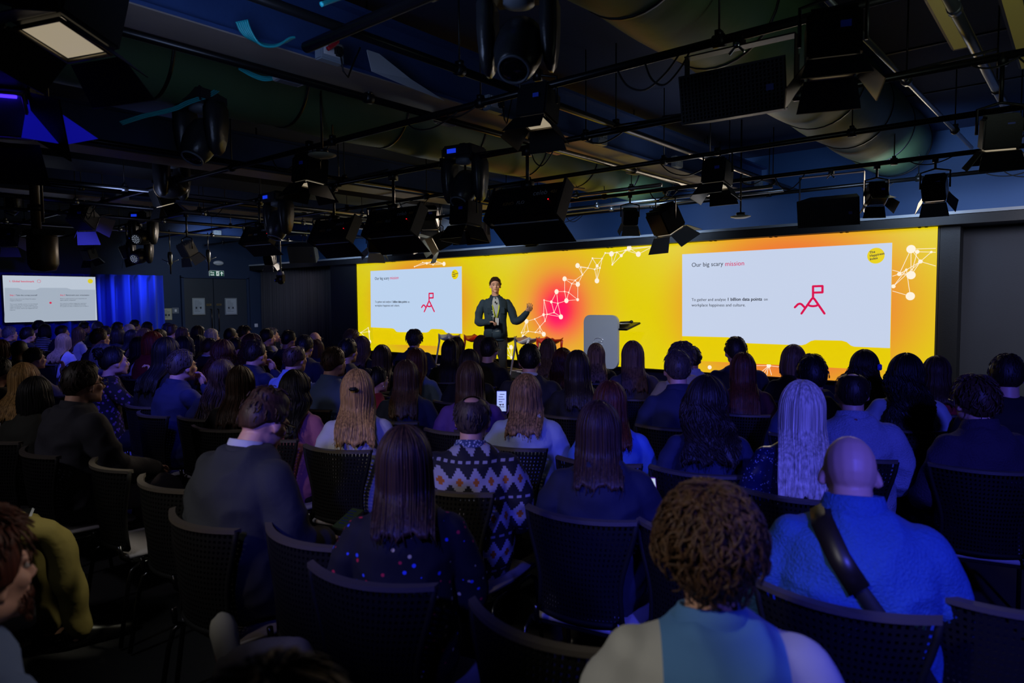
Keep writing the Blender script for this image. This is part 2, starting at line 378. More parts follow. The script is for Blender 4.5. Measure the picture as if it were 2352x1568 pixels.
slide(dict(white=[K3p(812,160),K3p(165,193)]+[K3p(*q) for q in tab1], full=[K3p(812,160),K3p(165,193),K3p(182,710),K3p(817,731)]),
  [('Our big scary',K3p(196,256),K3p(299,252),m_ink,False),('mission',K3p(304,252),K3p(365,250),lm('slide_pink','d4145a'),False)],
  [('To gather and analyse',K3p(198,418),K3p(311,418),m_ink,False),('1 billion data points',K3p(315,418),K3p(425,418),m_ink,True),('on',K3p(430,418),K3p(443,418),m_ink,False),('workplace happiness and culture.',K3p(198,444),K3p(372,444),m_ink,False)],
  [[K3p(*q) for q in pl] for pl in ([(582,410),(582,352),(611,351),(611,383),(582,384)],[(548,481),(576,418),(579,411),(582,409),(586,411),(590,418),(619,480)],[(566,437),(575,443),(583,445),(592,443),(600,437)],[(529,451),(538,437),(543,434),(549,437),(560,453)])],
  (K3p(766,217),.093),'bcd2ee','left')
# clamps above the screen, black masking panel left of it
for px in (905,963,1120,1208,1300,1403,1512,1640,1778,1940,2120):
    X = SW(px,560)[0]
    for d in (-.035,.035): G().bbox((X+d,-.03,2.585),(.035,.05,.10),.004).obj('clamp', m_blackmetal, led, False)
G().box((-13.0,.1,1.45),(.96,.25,2.3)).obj('mask_and_shade',m_black,led,False)
G().box((-1.26,.16,1.5),(.2,.28,2.1)).obj('mask_and_shade',m_black,led,False)  # dark panel stands for the screen's side edge and its shadow
# ---------------------------------------------------------------- left wall: curtain, screen, doors, signs
def pleats(y0,y1,z0,z1,n,amp,seed,axis='x'):
    random.seed(seed); g = G(); K = n*10; A=[]; ph=0
    for i in range(K+1):
        t = i/K; ph += 2*pi/10*(1+.35*sin(i*.37+seed)); A.append((y0+(y1-y0)*t, amp*(sin(ph)+.3*sin(2.3*ph))))
    R = []
    for z in (z0,z0+(z1-z0)*.5,z1):
        r = []
        f = 1.0 if z < z1 else .7
        for y,a in A: r.append((a*f,y,z) if axis=='x' else (y,a*f,z))
        for y,a in reversed(A): r.append((a*f-.03,y,z) if axis=='x' else (y,a*f+.03,z))
        R.append(r)
    return g.rings(R)
cu = pleats(2.0,7.05,.04,2.36,17,.085,3).obj('stage_drape', mat('blue_velvet','1a3fd0',.75,sheen=.3), None); cu.location=(XL+.2,0,0)
setp(cu,'blue pleated curtain behind the left wall screen','curtain')
cu = pleats(-16.8,-13.55,.02,2.66,30,.045,5,'y').obj('pleated_curtain', mat('charcoal_drape','2b2a31',.8), None); cu.location=(0,9.62,0)
setp(cu,'charcoal pleated curtain left of the video wall','curtain')
tvY0,tvY1,tvZ0,tvZ1 = 4.0,5.70,1.345,2.305
tv = thing('wall_screen','white presentation screen in front of the blue curtain','screen',(XL+.42,0,0))
# placed a little in front of the curtain, so the outline is scaled for that distance
kx = (XL+.42)/XL; ty = lambda v: v*kx; tz = lambda z: 1.72+(z-1.72)*kx
G().bbox((-.03,ty((tvY0+tvY1)/2),tz((tvZ0+tvZ1)/2)),(.05,ty(tvY1-tvY0)+.03,(tvZ1-tvZ0)*kx+.03),.006).obj('bezel',m_black,tv,False)
def TV(y0,z0,y1,z1,m,name,x=0): return G().box((x,ty((y0+y1)/2),tz((z0+z1)/2)),(.004,ty(y1-y0),(z1-z0)*kx)).obj(name,m,tv,False)
TV(tvY0,tvZ0,tvY1,tvZ1,lm('tv_white','b9c4d2'),'display')
def TP(x, y):
    p = atx(x/3.92, 560+y/3.92, XL+.42); return float(p[1]), float(p[2])
g = G(); Q=[TP(*q) for q in ((42,395),(165,397),(205,412),(320,413),(360,395),(600,396),(640,410),(858,412),(860,682),(40,703))]
g.poly(Q,.004); g.v=[(-v[1]*1.0+.003, v[0], v[2]) for v in g.v]; g.obj('slide_panel', lm('tv_grey','a2aebd'), tv, False)
m_r = lm('tv_red','d03050'); m_t = lm('tv_ink','48505c')
def TT(body,a,b_,m,bold=False):
    y0,z0 = TP(*a); y1,_ = TP(*b_); fit(body, y0, y1, z0, m, 'slide_text', tv, .007, bold, (pi/2,0,pi/2), 'X')
TT('1. Global benchmark',(80,343),(308,343),m_r,True)
TT('Step 1',(87,467),(135,467),m_r,True); TT('Take the survey yourself',(142,467),(335,466),m_t,True)
TT('Step 2',(540,466),(585,466),m_r,True); TT('Benchmark your organisation',(592,466),(803,464),m_t,True)
TT('Want to take part in the Global Workplace',(87,500),(322,498),m_t); TT('Happiness Report?',(87,514),(195,514),m_t)
TT('Want to understand how your teams feel and',(540,496),(778,495),m_t); TT('against global companies?',(540,510),(682,509),m_t)
for i,(w_) in enumerate((340,330,342,335,140)): TT(('This is your valuable survey, it is our deepest','insight to happiness and employee engagement and','engagement globally. You will receive a happiness','report on topics, delivering engagement and','happiness.')[i],(87,546+i*13),(w_,545+i*13),m_t)
for i,(w_) in enumerate((778,770,795)): TT(('Our research combines engagement organisation','against peer functions to global benchmarks','so as global, the same of industries, you can filter it')[i],(540,540+i*13),(w_,538+i*13),m_t)
g = G(); 
for (px,py,r,mm,nm) in ((812,335,.05,'tv_yellow','logo_disc'),(454,530,.022,'tv_red','red_dot')):
    y,z = TP(px,py); g=G(); g.poly([(y+r*cos(2*pi*k/20), z+r*sin(2*pi*k/20)) for k in range(20)],.004); g.v=[(.006-v[1],v[0],v[2]) for v in g.v]
    g.obj(nm, lm('tv_yellow','d8c820') if mm=='tv_yellow' else m_r, tv, False)
y,z = TP(350,336); g = G(); g.tube([(.006,y+.03*cos(a*pi/10),z+.03*sin(a*pi/10)) for a in range(21)],.003,4); g.obj('globe_icon',m_r,tv)
# double door
DY = lambda px: float(atx(px,700,XL)[1]); DZ = lambda px,py: float(atx(px,py,XL)[2])
m_door = mat('door_laminate','2f3640',.45,noise=.08,nscale=4)
dr = bpy.data.objects.new('door_1',None); C.objects.link(dr); dr.location=(XL,0,0); dr['kind']='structure'
y0,y1,ym = DY(418),DY(567),DY(489)
for y in (y0,y1): G().box((.03,y,1.17),(.10,.06,2.34)).obj('door_frame',m_navy,dr,False)
G().box((.03,(y0+y1)/2,2.35),(.10,y1-y0+.06,.06)).obj('door_frame',m_navy,dr,False)
for a,b_,s in ((y0+.03,ym-.01,1),(ym+.01,y1-.03,-1)):
    lf = G().bbox((.03,(a+b_)/2,1.16),(.05,b_-a,2.3),.004).obj('door_leaf',m_door,dr,False)
    h = G(); yy = ym-s*.09; h.tube([(.055,yy,1.0),(.11,yy,1.0),(.11,yy,1.55),(.055,yy,1.55)],.013,8); h.obj('pull_handle',mat('dark_bronze','4a4038',.3,.8),lf)
    G().box((.058,ym-s*.13,1.66),(.006,.13,.05)).obj('push_plate',mat('brass_plate','8a7a58',.4,.6),lf,False)
    o,w = text('PUSH',.035,(.0625,ym-s*.13-.05,1.648),(pi/2,0,pi/2),m_black,'plate_text',lf,True)
def wallcard(name,label,cat,px0,px1,py0,py1,rows,frame='9aa2aa',paper='a9b0b6'):
    ya,yb = DY(px0),DY(px1); zb,za = DZ((px0+px1)/2,py0),DZ((px0+px1)/2,py1)
    t = thing(name,label,cat,(XL+.075 if 410<px0<570 else XL+.01,0,0))
    G().bbox((0,(ya+yb)/2,(za+zb)/2),(.02,yb-ya,zb-za),.003).obj('frame',mat('card_frame_'+frame,frame,.35,.5),t,False)
    G().box((.012,(ya+yb)/2,(za+zb)/2),(.004,(yb-ya)*.84,(zb-za)*.88)).obj('sheet',mat('sheet_'+paper,paper,.6),t,False)
    random.seed(int(px0)); g=G()
    for i in range(rows):
        z = zb-(zb-za)*(.16+.7*i/rows); w=(yb-ya)*random.uniform(.3,.62); g.box((.015,ya+(yb-ya)*.16+w/2,z),(.002,w,.006))
    for a in (.3,.64): g.box((.015,ya+(yb-ya)*a,za+(zb-za)*.42),(.002,.04,.05))
    g.obj('print',mat('print_ink','3a4048',.7),t,False)
wallcard('framed_notice','silver framed notice on the left door leaf','notice',438,467.5,684,723,9)
wallcard('framed_notice','silver framed notice on the right door leaf','notice',513,541,684,723,9)
wallcard('paper_notice','cream paper notice on the navy wall before the doors','notice',373,393.5,708,734.5,7,'a0a08c','b8b49a')
def plate(px,py,w,h,label):
    y,z = DY(px),DZ(px,py); t = thing('light_switch',label,'switch',(XL+.01,y,z))
    G().bbox((0,0,0),(.02,w,h),.004).obj('plate',m_white if px>500 else m_grey,t,False); G().box((.013,0,0),(.008,w*.3,h*.45)).obj('rocker',m_white,t,False)
plate(402,713,.16,.14,'grey switch plate beside the cream notice'); plate(586.5,747,.09,.09,'white switch plate right of the double doors')
# fire exit sign
ya,yb = DY(481.5),DY(515); za,zb = DZ(498,635),DZ(498,621.5)
t = thing('exit_sign','green and white fire exit sign above the double doors','sign',(XL+.03,0,0))
G().bbox((0,(ya+yb)/2,(za+zb)/2),(.03,yb-ya,zb-za),.003).obj('panel',mat('sign_border','c0c8c4',.5,emit='808c88',es=.6),t,False)
G().box((.016,(ya+yb)/2,(za+zb)/2),(.004,(yb-ya)*.95,(zb-za)*.86)).obj('green_field',mat('sign_green','0c4436',.5,emit='0a3c30',es=.7),t,False)
ms = mat('sign_white','d8e0dc',.5,emit='c0ccc6',es=.8); Wd=yb-ya; H=zb-za
text('Fire',H*.42,(.020,ya+Wd*.07,za+H*.52),(pi/2,0,pi/2),ms,'sign_text',t,True); text('exit',H*.42,(.020,ya+Wd*.07,za+H*.16),(pi/2,0,pi/2),ms,'sign_text',t,True)
g = G(); q = lambda u,v:(.020, ya+Wd*u, za+H*v)
g.box(q(.56,.5),(.003,Wd*.2,H*.76)); g.obj('doorway_pictogram',ms,t,False)
g = G(); g.ell(q(.585,.78),(.004,H*.07,H*.07)); g.tube([(.0235,*q(.575,.66)[1:]),(.0235,*q(.55,.45)[1:])],H*.055,5)
for a in ([(.57,.64),(.63,.58),(.66,.68)],[(.57,.62),(.52,.56),(.50,.42)],[(.55,.45),(.61,.34),(.63,.16)],[(.55,.45),(.53,.28),(.475,.24)]): g.tube([(.0235,*q(*p)[1:]) for p in a],H*.032,5)
g.obj('running_figure',MATS['sign_green'],t)
g = G(); y,z = ya+Wd*.83, za+H*.5
g.poly([(y-H*.07,z-H*.34),(y+H*.07,z-H*.34),(y+H*.07,z+H*.05),(y+H*.22,z-.0),(y+H*.22,z+H*.12),(y,z+H*.34),(y-H*.22,z+H*.12),(y-H*.22,z),(y-H*.07,z+H*.05)],.003); g.v=[(.020-v[1],v[0],v[2]) for v in g.v]; g.obj('arrow',ms,t,False)
# wall light above the sign
p = atx(500,604,XL); t = thing('emergency_light','small oval emergency light above the fire exit sign','light fitting',tuple(p))
g=G(); g.ell((.04,0,0),(.05,.14,.06)); g.obj('housing',m_white,t); G().box((.07,0,-.02),(.05,.2,.02)).obj('diffuser',mat('frosted','b0b4b8',.3),t,False)
# ---------------------------------------------------------------- lectern and stools on the stage
p = aty(1381,785,8.7)
t = thing('lectern','silver grey lectern with rounded corners on the stage','lectern',(float(p[0]),8.7,SZ))
def rrect(w,h,r,n=6,z0=0):
    pts=[]
    for cx,cz,a0 in ((w/2-r,h/2-r,0),(-w/2+r,h/2-r,90),(-w/2+r,-h/2+r,180),(w/2-r,-h/2+r,270)):
        for k in range(n+1): a=radians(a0+90*k/n); pts.append((cx+r*cos(a),z0+cz+r*sin(a)))
    return pts
m_lec = mat('brushed_silver','a4b0c0',.38,.25)
G().poly(rrect(.60,.80,.11,6,.80),.05).obj('front_panel',m_lec,t,False)
g=G(); g.tube([(0,.12,.0),(0,.12,1.0)],.05,12); g.obj('column',m_grey,t)
G().bbox((0,.16,.015),(.55,.45,.03),.01).obj('base',m_blackmetal,t,False)
G().bbox((.12,.20,1.03),(.66,.42,.03),.012,rotm(12,0,0)).obj('desk_top',m_blackmetal,t,False)
g=G(); g.tube([(.09*cos(a)-.03,-.03,.80+.06*sin(a)) for a in np.linspace(.3,5.6,16)],.010,6,.6); g.tube([(-.03,-.03,.80),(.04,-.03,.80)],.010,6,.6); g.obj('ring_emblem',mat('emblem_grey','c8ced8',.3,.5),t)
G().box((.0,.03,.80),(.02,.05,.5)).obj('spine',m_grey,t,False)
o = thing('microphone','black microphone and papers resting on the lectern','microphone',(float(p[0])+.22,8.88,SZ+1.085))
g=G(); g.tube([(0,0,0),(.16,.02,.01)],.014,8); g.ell((.18,.02,.012),(.028,.024,.024)); g.obj('body',m_black,o); G().box((-.02,0,-.014),(.26,.2,.01)).obj('papers',mat('paper','b8bcc4',.7),o,False)
def stool(px, colr, label):
    X = float(aty(px,775,8.62)[0]); t = thing('bar_stool',label,'stool',(X,8.62,SZ),radians(-14),'sculpted bar stools on the stage')
    m = mat('stool_'+colr, {'white':'c9ccd4','red':'d2301c','bronze':'4a4238'}[colr], .3)
    # winged seat: a curved plate that folds down at both ends
    R=[]
    for i in range(13):
        u=i/12*2-1; x=u*.205; z=.80-.05*(1-abs(u))+.035*(u*u) ; wd=.17*(1-.35*abs(u)**2)
        R.append([(x,-wd,z-.006),(x,-wd*.5,z-.035),(x,wd*.5,z-.035),(x,wd,z-.006),(x,wd,z+.012),(x,wd*.5,z-.015),(x,-wd*.5,z-.015),(x,-wd,z+.012)])
    G().rings(R).obj('seat',m,t)
    for sx_ in (-1,1):
        for sy in (-1,1):
            P=[(sx_*.185,sy*.10,.80),(sx_*.15,sy*.12,.70),(sx_*.19,sy*.17,.35),(sx_*.22,sy*.21,.02)]
            G().tube(P,[(.028,.018),(.024,.016),(.017,.014),(.014,.012)],6).obj('leg',m,t)
    g=G()
    for a,b_ in (((-.2,-.18),(.2,-.18)),((-.2,.18),(.2,.18)),((-.2,-.18),(-.2,.18)),((.2,-.18),(.2,.18))): g.tube([(a[0],a[1],.28),(b_[0],b_[1],.28)],.012,6)
    g.obj('footrest',m,t)
for px,c_,l in ((1032,'white','white sculpted stool furthest left below the left slide'),(1092,'red','red sculpted stool just left of the speaker'),(1158,'bronze','dark bronze sculpted stool just right of the speaker'),(1210,'white','white sculpted stool with open legs right of the speaker'),(1262,'red','red sculpted stool nearest the lectern')): stool(px,c_,l)
# ---------------------------------------------------------------- lighting grid under the ceiling
ZP = 3.1
rod = G().tube([(0,0,0),(0,0,.72)],.006,6).mesh('rod')
cp = G().tube([(-.03,0,0),(.03,0,0)],.036,10).box((0,0,.04),(.03,.05,.03)).mesh('coupler')
def pipe(name, label, a, b, r, m, rods=(), group=None):
    a, b = np.array(a,float), np.array(b,float)
    t = thing(name, label, 'pipe', tuple((a+b)/2), atan2(b[1]-a[1], b[0]-a[0]), group)
    L = np.linalg.norm(b-a)
    G().tube([(-L/2,0,0),(L/2,0,0)], r, 12).obj('tube', m, t)
    n = max(2,int(L/1.6))
    for i in range(n):
        x = -L/2+L*(i+.5)/n
        o = link('coupler', cp, m_steel if m is m_steel else m_blackmetal, t); o.location = (x,0,0)
        o = link('hanger_rod', rod, m_blackmetal, t); o.location = (x,0,.03)
    return t
ords = ['nearest the camera','second from the camera','third from the camera','fourth from the camera','fifth from the camera','just before the ledge']
for i, Y in enumerate((2.2,3.61,4.93,6.33,7.97,9.3)):
    pipe('lighting_pipe','black cross pipe parallel to the stage, '+ords[i], ((-16.4 if i else -3.3),Y,ZP), (2.8,Y,ZP), .0245 if i else .03, m_pipe)
for X,l,m,r in ((-3.04,'long black pipe along the right side of the big beam',m_pipe,.026),(-3.94,'long black pipe along the left side of the big beam',m_pipe,.026),
              (-6.75,'long dark pipe beside the second ceiling beam',m_pipe,.025),(-9.6,'dark pipe between the second and third ceiling beams',m_pipe,.025),(-12.4,'dark pipe over the far left audience block',m_pipe,.025)):
    pipe('lighting_pipe', l, (X,-1.5,ZP+.05), (X,9.6,ZP+.05), r, m)
pipe('conduit','thick pale pipe descending from the top right corner',(-.62,1.5,ZP+.12),(-.52,9.0,ZP+.12),.030,m_steel)
pipe('conduit','thinner grey pipe left of the thick pale one',(-1.08,2.6,ZP+.12),(-.95,8.4,ZP+.12),.018,m_steel)
for i,(Y,x0,x1) in enumerate(((7.5,-5.6,-3.95),(8.55,-6.4,-3.0),(8.95,-6.4,-3.0))):
    pipe('lighting_pipe',['bright steel tube behind the hanging panel light','steel tube above the front stage lamps','steel tube closest to the blue upper wall'][i],(x0,Y,ZP-.02),(x1,Y,ZP-.02),.024,m_steel)
for i,(X) in enumerate((-8.6,-10.2,-11.6,-13.4)):
    pipe('lighting_pipe',['steel tube over the dark doors','steel tube left of the doors','steel tube above the blue curtain','steel tube nearest the left wall'][i],(X,2.4,ZP-.05),(X,9.2,ZP-.05),.022,m_steel)
# ducts
m_duct = mat('olive_duct_fabric','54724e',.5,noise=.15,nscale=2,bump=.2,bscale=6)
def duct(X, zc, r, label, y0=-1.0, y1=9.7):
    t = thing('air_duct',label,'duct',(X,(y0+y1)/2,zc)); L=y1-y0
    pr_=[]; n=int(L/1.05)
    for i in range(n*8+1):
        f=i/8; pr_.append((r*(1+.045*abs(sin(pi*f))), -L/2+L*i/(n*8)))
    g=G().lathe(pr_,n=36,R=rotm(-90,0,0)); g.obj('duct_skin',m_duct,t)
    hm=G().lathe([(r*1.0,-.012),(r*1.02,-.012),(r*1.02,.012),(r*1.0,.012)],n=36,R=rotm(-90,0,0),close=False).mesh('hoop')
    for i in range(n+1):
        o=link('hoop',hm,m_blackmetal,t); o.location=(0,-L/2+L*i/n,0)
duct(-1.90,3.62,.40,'large olive air duct with ribs on the right')
duct(-5.25,3.56,.36,'olive air duct left of the big beam')
g=thing('air_duct','flat dark rectangular duct above the left block','duct',(-9.2,4.0,3.50))
G().box((0,0,0),(.8,11,.30)).obj('duct_skin',mat('dark_duct','191e24',.6,.2),g,False)
G().box((0,0,0),(.86,.04,.36)).obj('flange',m_blackmetal,g,False)
# linear fittings and perforated bracket at the top right
for i,(X,y0,y1,l) in enumerate(((-.70,3.7,5.6,'yellow lit strip fitting under the ceiling at top right'),(-.38,4.6,6.4,'dim strip fitting beside the thick pale pipe'))):
    t=thing('strip_fitting',l,'light fitting',(X,(y0+y1)/2,3.42)); G().bbox((0,0,0),(.13,y1-y0,.07),.01).obj('housing',m_blackmetal,t,False)
    G().box((0,0,-.037),(.09,y1-y0-.1,.006)).obj('reflector',mat('strip_reflector','b0a85c',.5,emit='5a5420',es=.35),t,False)
t=thing('perforated_bracket','perforated metal bracket at the top right','bracket',(-.83,2.9,3.36)); g=G()
for i in range(14):
    for sx_ in (-.03,.03): g.box((sx_,-.46+i*.07,0),(.03,.035,.004))
    g.box((0,-.425+i*.07,0),(.10,.03,.004))
g.obj('strap',mat('zinc','6a6c66',.5,.6),t,False)
# socket boxes on the beam
m_sock = mat('socket_grey','8c98a4',.45)
def socket(X,Y,Z,label,plug=True,m=None):
    t=thing('socket_box',label,'socket',(X,Y,Z)); G().bbox((0,0,0),(.07,.17,.12),.008).obj('box',m or m_sock,t,False)
    G().box((.037,0,.01),(.006,.13,.08)).obj('face',m_white if plug else m_sock,t,False)
    g=G()
    for y in (-.035,.035):
        for dy,dz in ((0,.018),(-.012,-.006),(.012,-.006)): g.box((.041,y+dy,dz+.01),(.004,.006,.010))
    g.obj('pin_holes',m_black,t,False)
    if plug:
        G().bbox((.055,.03,-.0),(.045,.05,.055),.01).obj('plug',m_black,t,False)
        G().tube([(.07,.03,-.02),(.08,.04,-.12),(.06,.09,-.14),(.03,.16,-.02),(-.02,.25,.1)],.006,6).obj('plug_cord',m_black,t)
for i,(px,py,pl,l) in enumerate(((757,132,True,'grey socket box with black plug at upper left of beam'),(1133,245,True,'grey socket box with looped plug cord on beam'),(1378,318,False,'grey double socket box without plug on beam'),(1555,372,False,'small socket box on the beam near the stage'),(1715,412,False,'white socket box at the stage end of beam'),(1790,440,False,'last socket box with orange light on beam'))):
    p=atx(px,py,-3.60); socket(-3.60,min(float(p[1]),9.7),min(max(float(p[2]),3.24),3.55),l,pl)
for i,(px,py,l) in enumerate(((690,172,'small white junction box on the underside of beam'),(1048,274,'white junction box below the beam at centre'),(1296,343,'pink lit junction box under the beam'),(1480,392,'yellow lit junction box under the beam'))):
    p=atz(px,py,3.16); t=thing('junction_box',l,'box',(-4.02,float(p[1]),3.165)); G().bbox((0,0,0),(.09,.2,.05),.006).obj('box',m_white,t,False); G().box((0,0,-.027),(.06,.15,.006)).obj('lid',m_grey,t,False)
for px,py,X,l in ((280,455,-10.55,'socket box on the third beam'),(245,563,-14.7,'socket box on the furthest left beam'),(500,577,-14.72,'socket box above the fire exit sign')):
    p=atx(px,py,X); socket(X,float(p[1]),min(max(float(p[2]),3.24),3.5),l,False)
# paper sheet hung on the beam
p=atx(920,180,-3.62); t=thing('paper_sheet','folded white paper resting on the beam edge','paper',(-3.60,float(p[1]),float(p[2])))
g=G(); g.rings([[(0,-.30,.10),(0,-.20,.10),(.005,-.20,.105),(.005,-.30,.105)],[(.02,-.28,-.03),(.02,.05,-.0),(.025,.05,.0),(.025,-.28,-.03)],[(.05,.0,-.07),(.05,.34,-.09),(.055,.34,-.09),(.055,0,-.07)]]); g.obj('sheet',mat('paper','b8bcc4',.7),t,False)
# cables
def cable(label, P, r, m, group=None, name='cable'):
    Q=[]; P=[np.array(p,float) for p in P]
    for i in range(len(P)-1):
        p0,p1,p2,p3=P[max(i-1,0)],P[i],P[i+1],P[min(i+2,len(P)-1)]
        for k in range(5):
            t_=k/5; Q.append(.5*((2*p1)+(-p0+p2)*t_+(2*p0-5*p1+4*p2-p3)*t_**2+(-p0+3*p1-3*p2+p3)*t_**3))
    Q.append(P[-1]); o=G().tube(Q,r,6).obj(name,m); return setp(o,label,'cable',group)
m_teal=mat('teal_cable','1fa0a8',.5); m_red=mat('red_tape','c0182c',.5)
random.seed(8)
for i in range(6):
    d=i*.014; P=[atx(x,y,-3.56) for x,y in ((543+i*3,50),(558+i*2,78),(590,96+i*2.2),(625,104+i*1.2),(655,97-i),(668,90))]
    cable('teal network cable looped over the big beam',[p+np.array([d*.6,0,0]) for p in P],.007,m_teal,'teal cables on the beam')
for i in range(3):
    cable('teal cable draped below the pipe',[atx(x,y+i*4,-4.05) for x,y in ((548,150),(580,168),(610,177),(640,170),(655,160))],.006,m_teal,'teal cables under the pipe')
    cable('teal cable running to the left moving head',[atx(x+i*3,y+i*3,-5.0) for x,y in ((527,168),(505,195),(480,214),(430,232),(405,244),(375,253),(325,264),(275,280))],.006,m_teal,'teal cables to the left')
cable('teal cable at the top edge of the frame',[atx(x,y,-2.7) for x,y in ((738,10),(760,2),(790,-8))],.012,m_teal)
cable('red tag on the socket box cable',[atx(x,y,-3.52) for x,y in ((753,112),(765,104),(776,94))],.014,m_red,None,'cable_tag')
for k in range(34):
    Y=random.choice((3.61,4.93,6.33,7.97,9.3)); X=random.uniform(-12,.3) if k%3 else random.uniform(-5,-.5)
    w=random.uniform(.25,.7); s=random.uniform(.06,.2)
    cable('black cable drooping from a lighting pipe',[(X,Y,ZP),(X+w*.2,Y-.02,ZP-s*.7),(X+w*.5,Y-.03,ZP-s),(X+w*.8,Y-.02,ZP-s*.6),(X+w,Y,ZP)],.006,m_black,'black cables on the pipes')
for k in range(8):
    X=random.uniform(-8,-.5); cable('black cable lying along a lighting pipe',[(X+j*.3,4.93+random.uniform(-.03,.03),ZP+.03+random.uniform(-.01,.02)) for j in range(6)],.008,m_black,'cables along the pipes')
# ---------------------------------------------------------------- fixtures
m_lamp=mat('lamp_glow','fff4e0',.4,emit='ffe8c8',es=1.0); m_lampdim=mat('lamp_reflector','d8d0c0',.35,emit='c8b89a',es=.55)
def R2(yaw,pitch):    # local -Z is the light direction; pitch 0 = straight down, yaw turns about Z
    return rotm(pitch,0,0) if yaw==0 else rotm(0,0,yaw)@rotm(pitch,0,0)
def tilt(root, p, yaw, pitch):
    r=bpy.data.objects.new
    return None
def spotlamp(p, s, yaw, pitch, label, glow='dim', open_=35, doors=m_blackmetal, body=m_blackmetal, zp=ZP):
    """box shaped lamp with yoke, clamp and four barn doors"""
    t=thing('spotlight',label,'spotlight',(float(p[0]),float(p[1]),float(p[2])),radians(yaw))
    Rm=rotm(pitch,0,0)
    def tr(g): g.v=[tuple(Rm@(np.array(v)*s)) for v in g.v]; return g
    g=G(); g.bbox((0,0,0),(.26,.24,.24),.012)
    for i in range(5): g.box((0,-.10+i*.05,.13),(.22,.008,.03))
    tr(g).obj('housing',body,t,False)
    gl={'dim':m_lampdim,'on':m_lamp,'off':m_grey}[glow]
    g=G(); g.box((0,0,-.128),(.20,.18,.01)); tr(g).obj('lens',gl,t,False)
    g=G()
    for a,b_ in (((-.11,-.10),(.11,-.10)),((-.11,.10),(.11,.10)),((-.11,-.10),(-.11,.10)),((.11,-.10),(.11,.10))): g.tube([(a[0],a[1],-.14),(b_[0],b_[1],-.14)],.008,6)
    tr(g).obj('front_rim',mat('rim_steel','a8a090',.3,.7),t)
    for ax,sg,w in ((1,-1,.26),(1,1,.26),(0,-1,.22),(0,1,.22)):
        g=G(); a=radians(open_); L=.17; o1=.125
        pr4=[(-w/2,0,0),(w/2,0,0),(w/2*1.25,1,0),(-w/2*1.25,1,0)]; v=[]
        for (u,q,_) in pr4:
            for th in (0,.006):
                d=o1+q*L*sin(a)+th; z=-.135-q*L*cos(a)
                v.append((u,sg*d,z) if ax==1 else (sg*d,u,z))
        g.add(v,[(0,2,4,6),(1,7,5,3),(0,1,3,2),(2,3,5,4),(4,5,7,6),(6,7,1,0)]); tr(g).obj('barn_door',doors,t,False)
    g=G(); h=(zp-p[2]); 
    g.tube([(-.16*s,0,0),(-.16*s,0,.20*s),(0,0,.24*s),(.16*s,0,.20*s),(.16*s,0,0)],.009,6); g.tube([(0,0,.24*s),(0,0,max(h,.26*s))],.012,6); g.box((0,0,max(h,.26*s)-.02),(.05,.05,.07))
    g.obj('yoke',m_blackmetal,t); 
    g=G(); g.box((.05*s,-.13*s,.05*s),(.05*s,.01,.03*s)); g.obj('connector',mat('blue_plastic','1840c8',.4),t,False)
    return t
def zfix(px,py,Y): return aty(px,py,Y)
spotlamp(zfix(1236,245,3.61),.85,10,-12,'black spotlight with lit opening below the beam centre')
spotlamp(zfix(1912,100,3.3),.85,20,-8,'large black spotlight right of the big loudspeaker')
spotlamp(zfix(1648,400,6.33),.9,0,-10,'black spotlight under the beam near the stage')
spotlamp(zfix(2297,305,4.93),.72,15,15,'black spotlight at the right edge with red and white tags')
spotlamp(zfix(2147,432,7.97),.8,0,38,'black spotlight glowing before the upper wall at right','on',32)
spotlamp(zfix(2013,445,7.97),.7,30,-30,'small spotlight beside the rear black loudspeaker','off',40)
spotlamp(zfix(712,392,3.61),.95,0,-5,'black spotlight hanging under the flat disc')
spotlamp(atz(165,15,3.0),1.2,20,-15,'large black spotlight with bright opening at upper left','dim',55)
spotlamp(zfix(372,452,3.61),.8,0,20,'small dark spotlight below the side facing moving head')
spotlamp(zfix(1447,498,7.97),.75,40,20,'small grey spotlight left of the green display lamp','off',20,m_grey)
t=spotlamp(zfix(1528,505,7.97),1.25,-25,30,'wide open spotlight with green display and white flap','dim',45,mat('pale_barn_door','8c96a0',.5))
G().box((-.02,-.155,.05),(.15,.01,.05)).obj('green_display',mat('green_led','10e840',.4,emit='10f048',es=1.0),t,False)
spotlamp(zfix(1218,540,7.97),.95,0,150,'white edged spotlight tipped towards the ledge','off',40,mat('cream_barn_door','c8b8ac',.5))
t=spotlamp(zfix(1012,553,7.97),1.1,-30,-62,'lit spotlight shining towards the camera','on',40,mat('pale_barn_door','8c96a0',.5))
g=G(); g.ell((0,-.19*.6,-.08),(.085,.04,.085)); g.obj('bulb',mat('hot_bulb','ffffff',.3,emit='fff6d8',es=9.0),t)
spotlamp(zfix(985,500,7.97),1.2,35,60,'spotlight with silver barn doors behind the middle panel light','off',45,m_steel)
spotlamp(zfix(862,560,7.97),1.0,60,30,'spotlight with pale flaps above the left slide','off',40,mat('pale_barn_door','8c96a0',.5))
spotlamp(zfix(620,596,7.97),.8,30,20,'small grey spotlight right of the exit sign','off',35,m_grey)
spotlamp(zfix(430,572,4.93),.8,10,30,'small grey spotlight above the cream notice','off',20,m_grey,m_grey)
spotlamp(zfix(205,583,4.93),.8,20,20,'small dark spotlight over the wall screen','off',30)
spotlamp(zfix(292,577,4.93),.9,-20,20,'brown lit spotlight left of the round lamps','off',30)
spotlamp(zfix(190,500,3.61),1.1,35,60,'spotlight with tilted grey flap at left','off',45,mat('grey_flap','6a6674',.6))
spotlamp(zfix(18,545,3.61),1.0,60,60,'spotlight with grey flap at the left edge','off',45,mat('grey_flap','6a6674',.6))
spotlamp(zfix(1070,492,4.93),.95,0,-5,'narrow black spotlight below the centre moving head','off',30)
